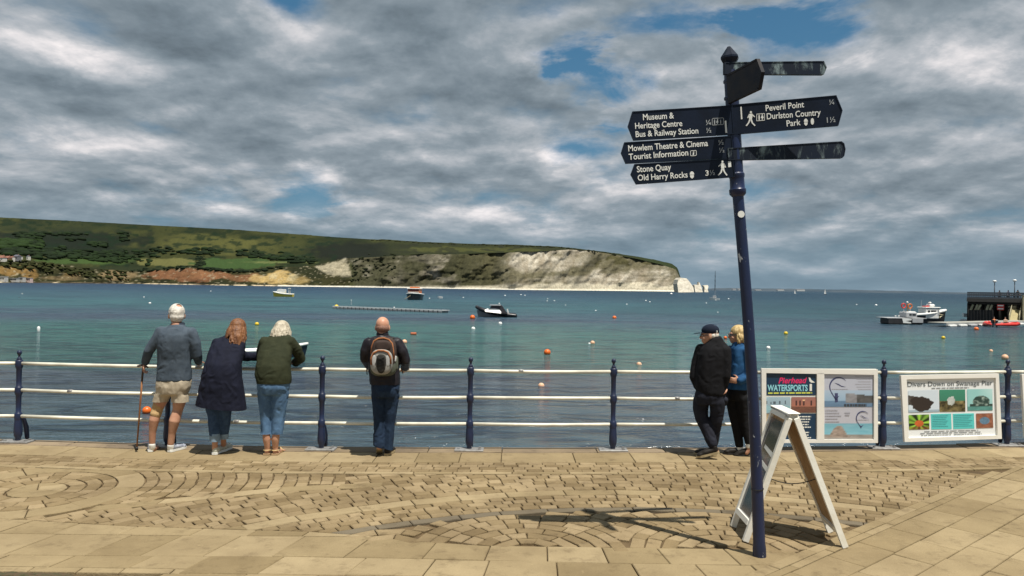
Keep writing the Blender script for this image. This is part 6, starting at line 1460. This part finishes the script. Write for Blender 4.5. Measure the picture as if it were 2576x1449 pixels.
for i, (px, lab) in enumerate(((2513, 'person in dark coat at the pier rail, left of the three'), (2535, 'person in blue coat at the pier rail, middle of the three'), (2559, 'tallest person in black at the pier rail by the right lamp post'))):
    b_ = pw(px, 757, .9); r = thing('person', lab, 'person', b_); h = 1.74+.06*(i == 2)
    mb = MB(); mb.tube([(0, 0, .8), (0, 0, 1.1), (0, 0, h-.32), (0, 0, h-.22)], [(.17, .12), (.19, .13), (.23, .13), (.10, .09)], 12, rnd=True); mb.tube([(0, 0, h-.3), (0, 0, h-.12)], .055, 8); mb.ball((0, 0, h-.11), (.085, .10, .12), 12, 8); mb.ball((0, .095, h-.12), (.018, .02, .02), 6, 4)
    for e in (-1, 1):
        mb.tube([(e*.20, 0, h-.36), (e*.30, -.02, 1.15), (e*.20, -.22, 1.02)], [.06, .05, .04], 8, rnd=True); mb.tube([(e*.09, 0, .9), (e*.10, 0, .48), (e*.10, 0, .06), (e*.10, -.12, .04)], [.09, .065, .045, .045], 8, rnd=True)
    o = solid('body', mb, skinm, r, .03, 2)
    mb = MB(); mb.tube([(0, 0, .82), (0, 0, 1.1), (0, 0, h-.34), (0, 0, h-.25)], [(.20, .15), (.21, .15), (.25, .15), (.13, .11)], 12, rnd=True)
    for e in (-1, 1): mb.tube([(e*.20, 0, h-.36), (e*.30, -.02, 1.15), (e*.23, -.16, 1.04)], [.075, .065, .055], 8, rnd=True)
    solid('coat', mb, jk[i], r, .03, 2); mb = MB()
    for e in (-1, 1): mb.tube([(e*.09, 0, .95), (e*.10, 0, .48), (e*.10, 0, .10)], [.11, .085, .065], 8, rnd=True)
    solid('trousers', mb, jk[0], r, .03, 2); MB().ball((0, -.015, h-.085), (.095, .105, .10), 12, 8).build('hair', jk[2], r, smooth=True)
# gangway down to the pontoon
g0 = pw(2556, 772, 1); g1 = pw(2549, 808, -2.2); r = thing('gangway', 'steep pale gangway from the pier down to the pontoon', 'gangway', g1)
t = g0-g1; mb = MB(); mb.slab([(-.7, 0, 0), (.7, 0, 0), tuple(t+Vector((.65, 0, 0))), tuple(t+Vector((-.65, 0, 0)))], (0, -1, .9), .12); mb.build('ramp', pmat('ramp_tan', (.36, .30, .15), .8), r)
for e in (-1, 1):
    mb = MB(); mb.slab([(e*.8, -.05, .0), (e*.8, -.05, .95), tuple(t+Vector((e*.72, -.05, .75))), tuple(t+Vector((e*.72, -.05, -.1)))], (1, 0, 0), .09); mb.build('side_rail', timl, r)
g = pw(2573, 800, -.5); r = thing('mooring_post', 'tall pale timber post at the right edge of the pier', 'post', (g.x, g.y, SEA)); h = pw(2573, 745, -.5).z-SEA
MB().box((0, 0, h/2-.5), (.28, .28, h+1)).build('post', timl, r); MB().box((0, 0, h+.05), (.36, .36, .12)).build('cap', timl, r)
# pontoon in front of the pier
a0 = on_z(2372, 822, SEA); a1 = on_z(2590, 816, SEA); mid = (a0+a1)/2; d = a1-a0; Lp = d.length
pt = thing('pontoon', 'pale landing pontoon in front of the pier with white floats', 'pontoon', (mid.x, mid.y, SEA), math.atan2(d.y, d.x))
MB().box((0, .9, .50), (Lp, 2.6, .14)).build('deck', pmat('pontoon_deck', (.34, .33, .29), .7), pt); MB().box((0, -.38, .36), (Lp, .08, .34)).build('edge_board', pmat('pontoon_side', (.36, .37, .36), .6), pt)
for i in range(9): MB().box((-Lp/2+Lp*(i+.5)/9, -.45, .14), (Lp/9*.66, .5, .30), bev=.08).build('float', wh if i % 4 != 2 else gry, pt)
o = thing('equipment_box', 'small white box standing on the left end of the landing pontoon', 'box', tuple(on_z(2426, 806, SEA)+Vector((0, 0, .57)))); MB().box((0, 0, .3), (.62, .5, .5), bev=.04).build('body', wh, o); MB().box((0, 0, .60), (.68, .56, .10), bev=.03).build('lid', gry, o)
# red inflatables on the landing
for px, py, yw_, L, lab in ((2496, 815, 75, 3.2, 'red inflatable dinghy seen end on at the landing pontoon'), (2526, 816, 12, 4.3, 'red inflatable dinghy lying sideways at the landing pontoon')):
    p = on_z(px, py+6.5, SEA); b = thing('inflatable_dinghy', lab, 'boat', (p.x, p.y, SEA+.1), R(yw_)); W_ = 1.5
    MB().tube([(-L/2, -W_/2, .25), (L*.25, -W_/2, .28), (L*.44, -W_*.3, .36), (L*.5, 0, .42), (L*.44, W_*.3, .36), (L*.25, W_/2, .28), (-L/2, W_/2, .25)], [.16, .25, .26, .26, .26, .25, .16], 12, rnd=True).build('tube', redm, b, smooth=True)
    MB().box((-L*.02, 0, .12), (L*.8, W_*.8, .1)).build('floor', gry, b); MB().box((-L*.40, 0, .35), (.08, W_*.8, .5)).build('transom', gry, b)
    mb = MB(); mb.box((-L*.47, 0, .72), (.32, .30, .42), bev=.06); mb.box((-L*.46, 0, .25), (.14, .14, .7)); mb.build('outboard', blkh, b)
for px, py, m, cm, lab in ((2500, 800, org, jk[0], 'person in orange jacket sitting in the left red inflatable'), (2528, 799, pmat('jacket_tan', (.42, .28, .20), .8), jk[2], 'person in tan jacket crouching at the right red inflatable')):
    p = on_z(px, 822, SEA); r = thing('person', lab, 'person', (p.x, p.y, SEA+.45)); mb = MB()
    mb.tube([(0, 0, .1), (0, .02, .45), (0, .04, .62)], [(.17, .13), (.21, .14), (.12, .1)], 12, rnd=True); mb.tube([(0, 0, .6), (0, .04, .75)], .055, 8); mb.ball((0, .05, .85), (.085, .10, .12), 12, 8)
    for e in (-1, 1): mb.tube([(e*.2, 0, .56), (e*.27, -.08, .32), (e*.16, -.25, .25)], [.06, .05, .04], 8, rnd=True); mb.tube([(e*.1, 0, .1), (e*.13, -.38, .2), (e*.12, -.42, -.15)], [.09, .065, .05], 8, rnd=True)
    solid('body', mb, skinm, r, .03, 2); mb = MB(); mb.tube([(0, 0, .08), (0, .02, .45), (0, .04, .60)], [(.20, .16), (.24, .17), (.14, .12)], 12, rnd=True)
    for e in (-1, 1): mb.tube([(e*.2, 0, .56), (e*.27, -.08, .32), (e*.17, -.22, .26)], [.075, .065, .055], 8, rnd=True)
    solid('jacket', mb, m, r, .03, 2); mb = MB()
    for e in (-1, 1): mb.tube([(e*.1, 0, .1), (e*.13, -.38, .2), (e*.12, -.42, -.10)], [.11, .085, .065], 8, rnd=True)
    solid('trousers', mb, cm, r, .03, 2); MB().ball((0, .065, .885), (.093, .10, .10), 12, 8).build('hair', cm, r, smooth=True)

# workboats left of the pier
b, s = boat('white wheelhouse workboat with dark hull and red roof gear beside the pier', 2322, 813, 4, 'work_boat'); L = 104*s
def wx(px, py, y=0.): return Vector(((px-2322)*s, y, (813-py)*s))
mb, S_ = hull_mesh(L, L*.30, 1.25, 2.0, .4, rake=.06); mb.build('hull', blkh, b, auto=40)
mb = MB()
for i in (0, 6): mb.tube([Vector(q[i])+Vector((0, 0, .05)) for q in S_], .20, 8)
mb.build('gunwale', wh, b, smooth=True)
mb = MB(); c = wx(2335, 786); mb.box((c.x, 0, (13+40)*s*.5*1.0-.1), (34*s, 1.9, 26*s), taper=.94, bev=.1); o = mb.build('wheelhouse', wh, b)
c = wx(2338, 783); MB().box((c.x, -.95, c.z), (13*s, .10, 6*s)).build('window', gl, o); c = wx(2326, 783); MB().box((c.x, -.95, c.z-.1), (5*s, .10, 9*s)).build('window', gl, o); c = wx(2351, 785); MB().box((c.x, -.93, c.z), (4*s, .10, 14*s)).build('door', gry, o)
c = wx(2336, 773); MB().box((c.x, 0, c.z), (40*s, 2.1, 2.2*s), bev=.06).build('roof', wh, b); c = wx(2340, 768); MB().box((c.x, 0, c.z), (12*s, 1.0, 7*s), bev=.12).build('roof_locker', wh, b); c = wx(2338, 761); MB().ball(c, (4*s, 4*s, 1.8*s), 12, 6).build('radar', wh, b, smooth=True)
MB().tube([c, c-Vector((0, 0, 5*s))], .05, 6).build('radar_post', steel, b); c = wx(2327, 770.5); MB().box((c.x, 0, c.z), (9*s, .9, 2.6*s)).build('life_raft', redm, b); a = wx(2316, 773); MB().tube([a, a+Vector((0, 0, 17*s))], .035, 5).build('aerial', steel, b)
mb = MB(); mb.tube([wx(2352, 774, -.8), wx(2354, 790, -.8), wx(2369, 792, -.3)], .10, 6); mb.tube([wx(2354, 798, -.9), wx(2371, 792, -.1)], .10, 6); mb.build('bow_rail', timl, b)
b, s = boat('black barge bowed workboat with small grey cabin and red life rings', 2265, 815, 2, 'work_boat'); 
def wx(px, py, y=0.): return Vector(((px-2265)*s, y, (815-py)*s))
mb = MB(); mb.box((wx(2266, 805).x, 0, 7.5*s), (78*s, 3.2, 15*s), bev=.12); mb.build('hull', blkh, b)
for i in range(12): MB().box((wx(2219+i*3, 806).x, -1.68, 7.5*s), (1.5*s, .16, 11*s)).build('fender_strip', pmat('rubber_grey', (.06, .06, .065), .8), b)
mb = MB(); mb.box((wx(2265, 797).x, 0, 15.6*s), (100*s, 3.3, 1.6*s)); mb.build('deck', gry, b); mb = MB(); mb.slab([wx(2251, 799, -1.75), wx(2275, 801, -1.75), wx(2275, 804, -1.75), wx(2260, 806, -1.75), wx(2274, 809, -1.75), wx(2274, 812, -1.75), wx(2254, 811, -1.75)], (0, -1, 0), .06); mb.build('white_flash', wh, b)
mb = MB(); mb.box((wx(2291, 805).x, -1.75, wx(0, 805).z), (27*s, .08, 10*s)); mb.build('name_plate', gry, b)
o = MB().box((wx(2284, 792).x, .1, wx(0, 791).z), (27*s, 2.0, 13*s), taper=.9, bev=.1).build('cabin', gry, b); MB().box((wx(2290, 792).x, -.88, wx(0, 791).z), (9*s, .08, 5*s)).build('window', gl, o); MB().box((wx(2281, 792).x, -.88, wx(0, 791).z), (6*s, .08, 5*s)).build('window', gl, o); MB().box((wx(2287, 784).x, .1, wx(0, 784).z), (18*s, 1.6, 2.2*s), bev=.05).build('roof', wh, b)
for px, py, m in ((2269.5, 769, redm), (2286, 770, org)):
    c = wx(px, py, -.2); MB().tube([c+Vector((5.0*s*math.cos(a), 0, 5.6*s*math.sin(a))) for a in np.linspace(0, 2*math.pi, 17)], 1.6*s, 8).build('life_ring', m, b, smooth=True); MB().tube([c-Vector((0, 0, 5*s)), wx(px+3, 786, -.1)], .05, 6).build('ring_post', steel, b)
MB().tube([wx(2282, 785), wx(2281, 761)], .09, 6).build('mast', timl, b); MB().ball(wx(2281, 760.5), .16, 8, 6).build('mast_light', wh, b)
for px in (2242, 2250): MB().ball(wx(px, 794.5, -1.0), (2.4*s, 2.4*s, 1.4*s), 10, 6).build('deck_float', wh, b, smooth=True)
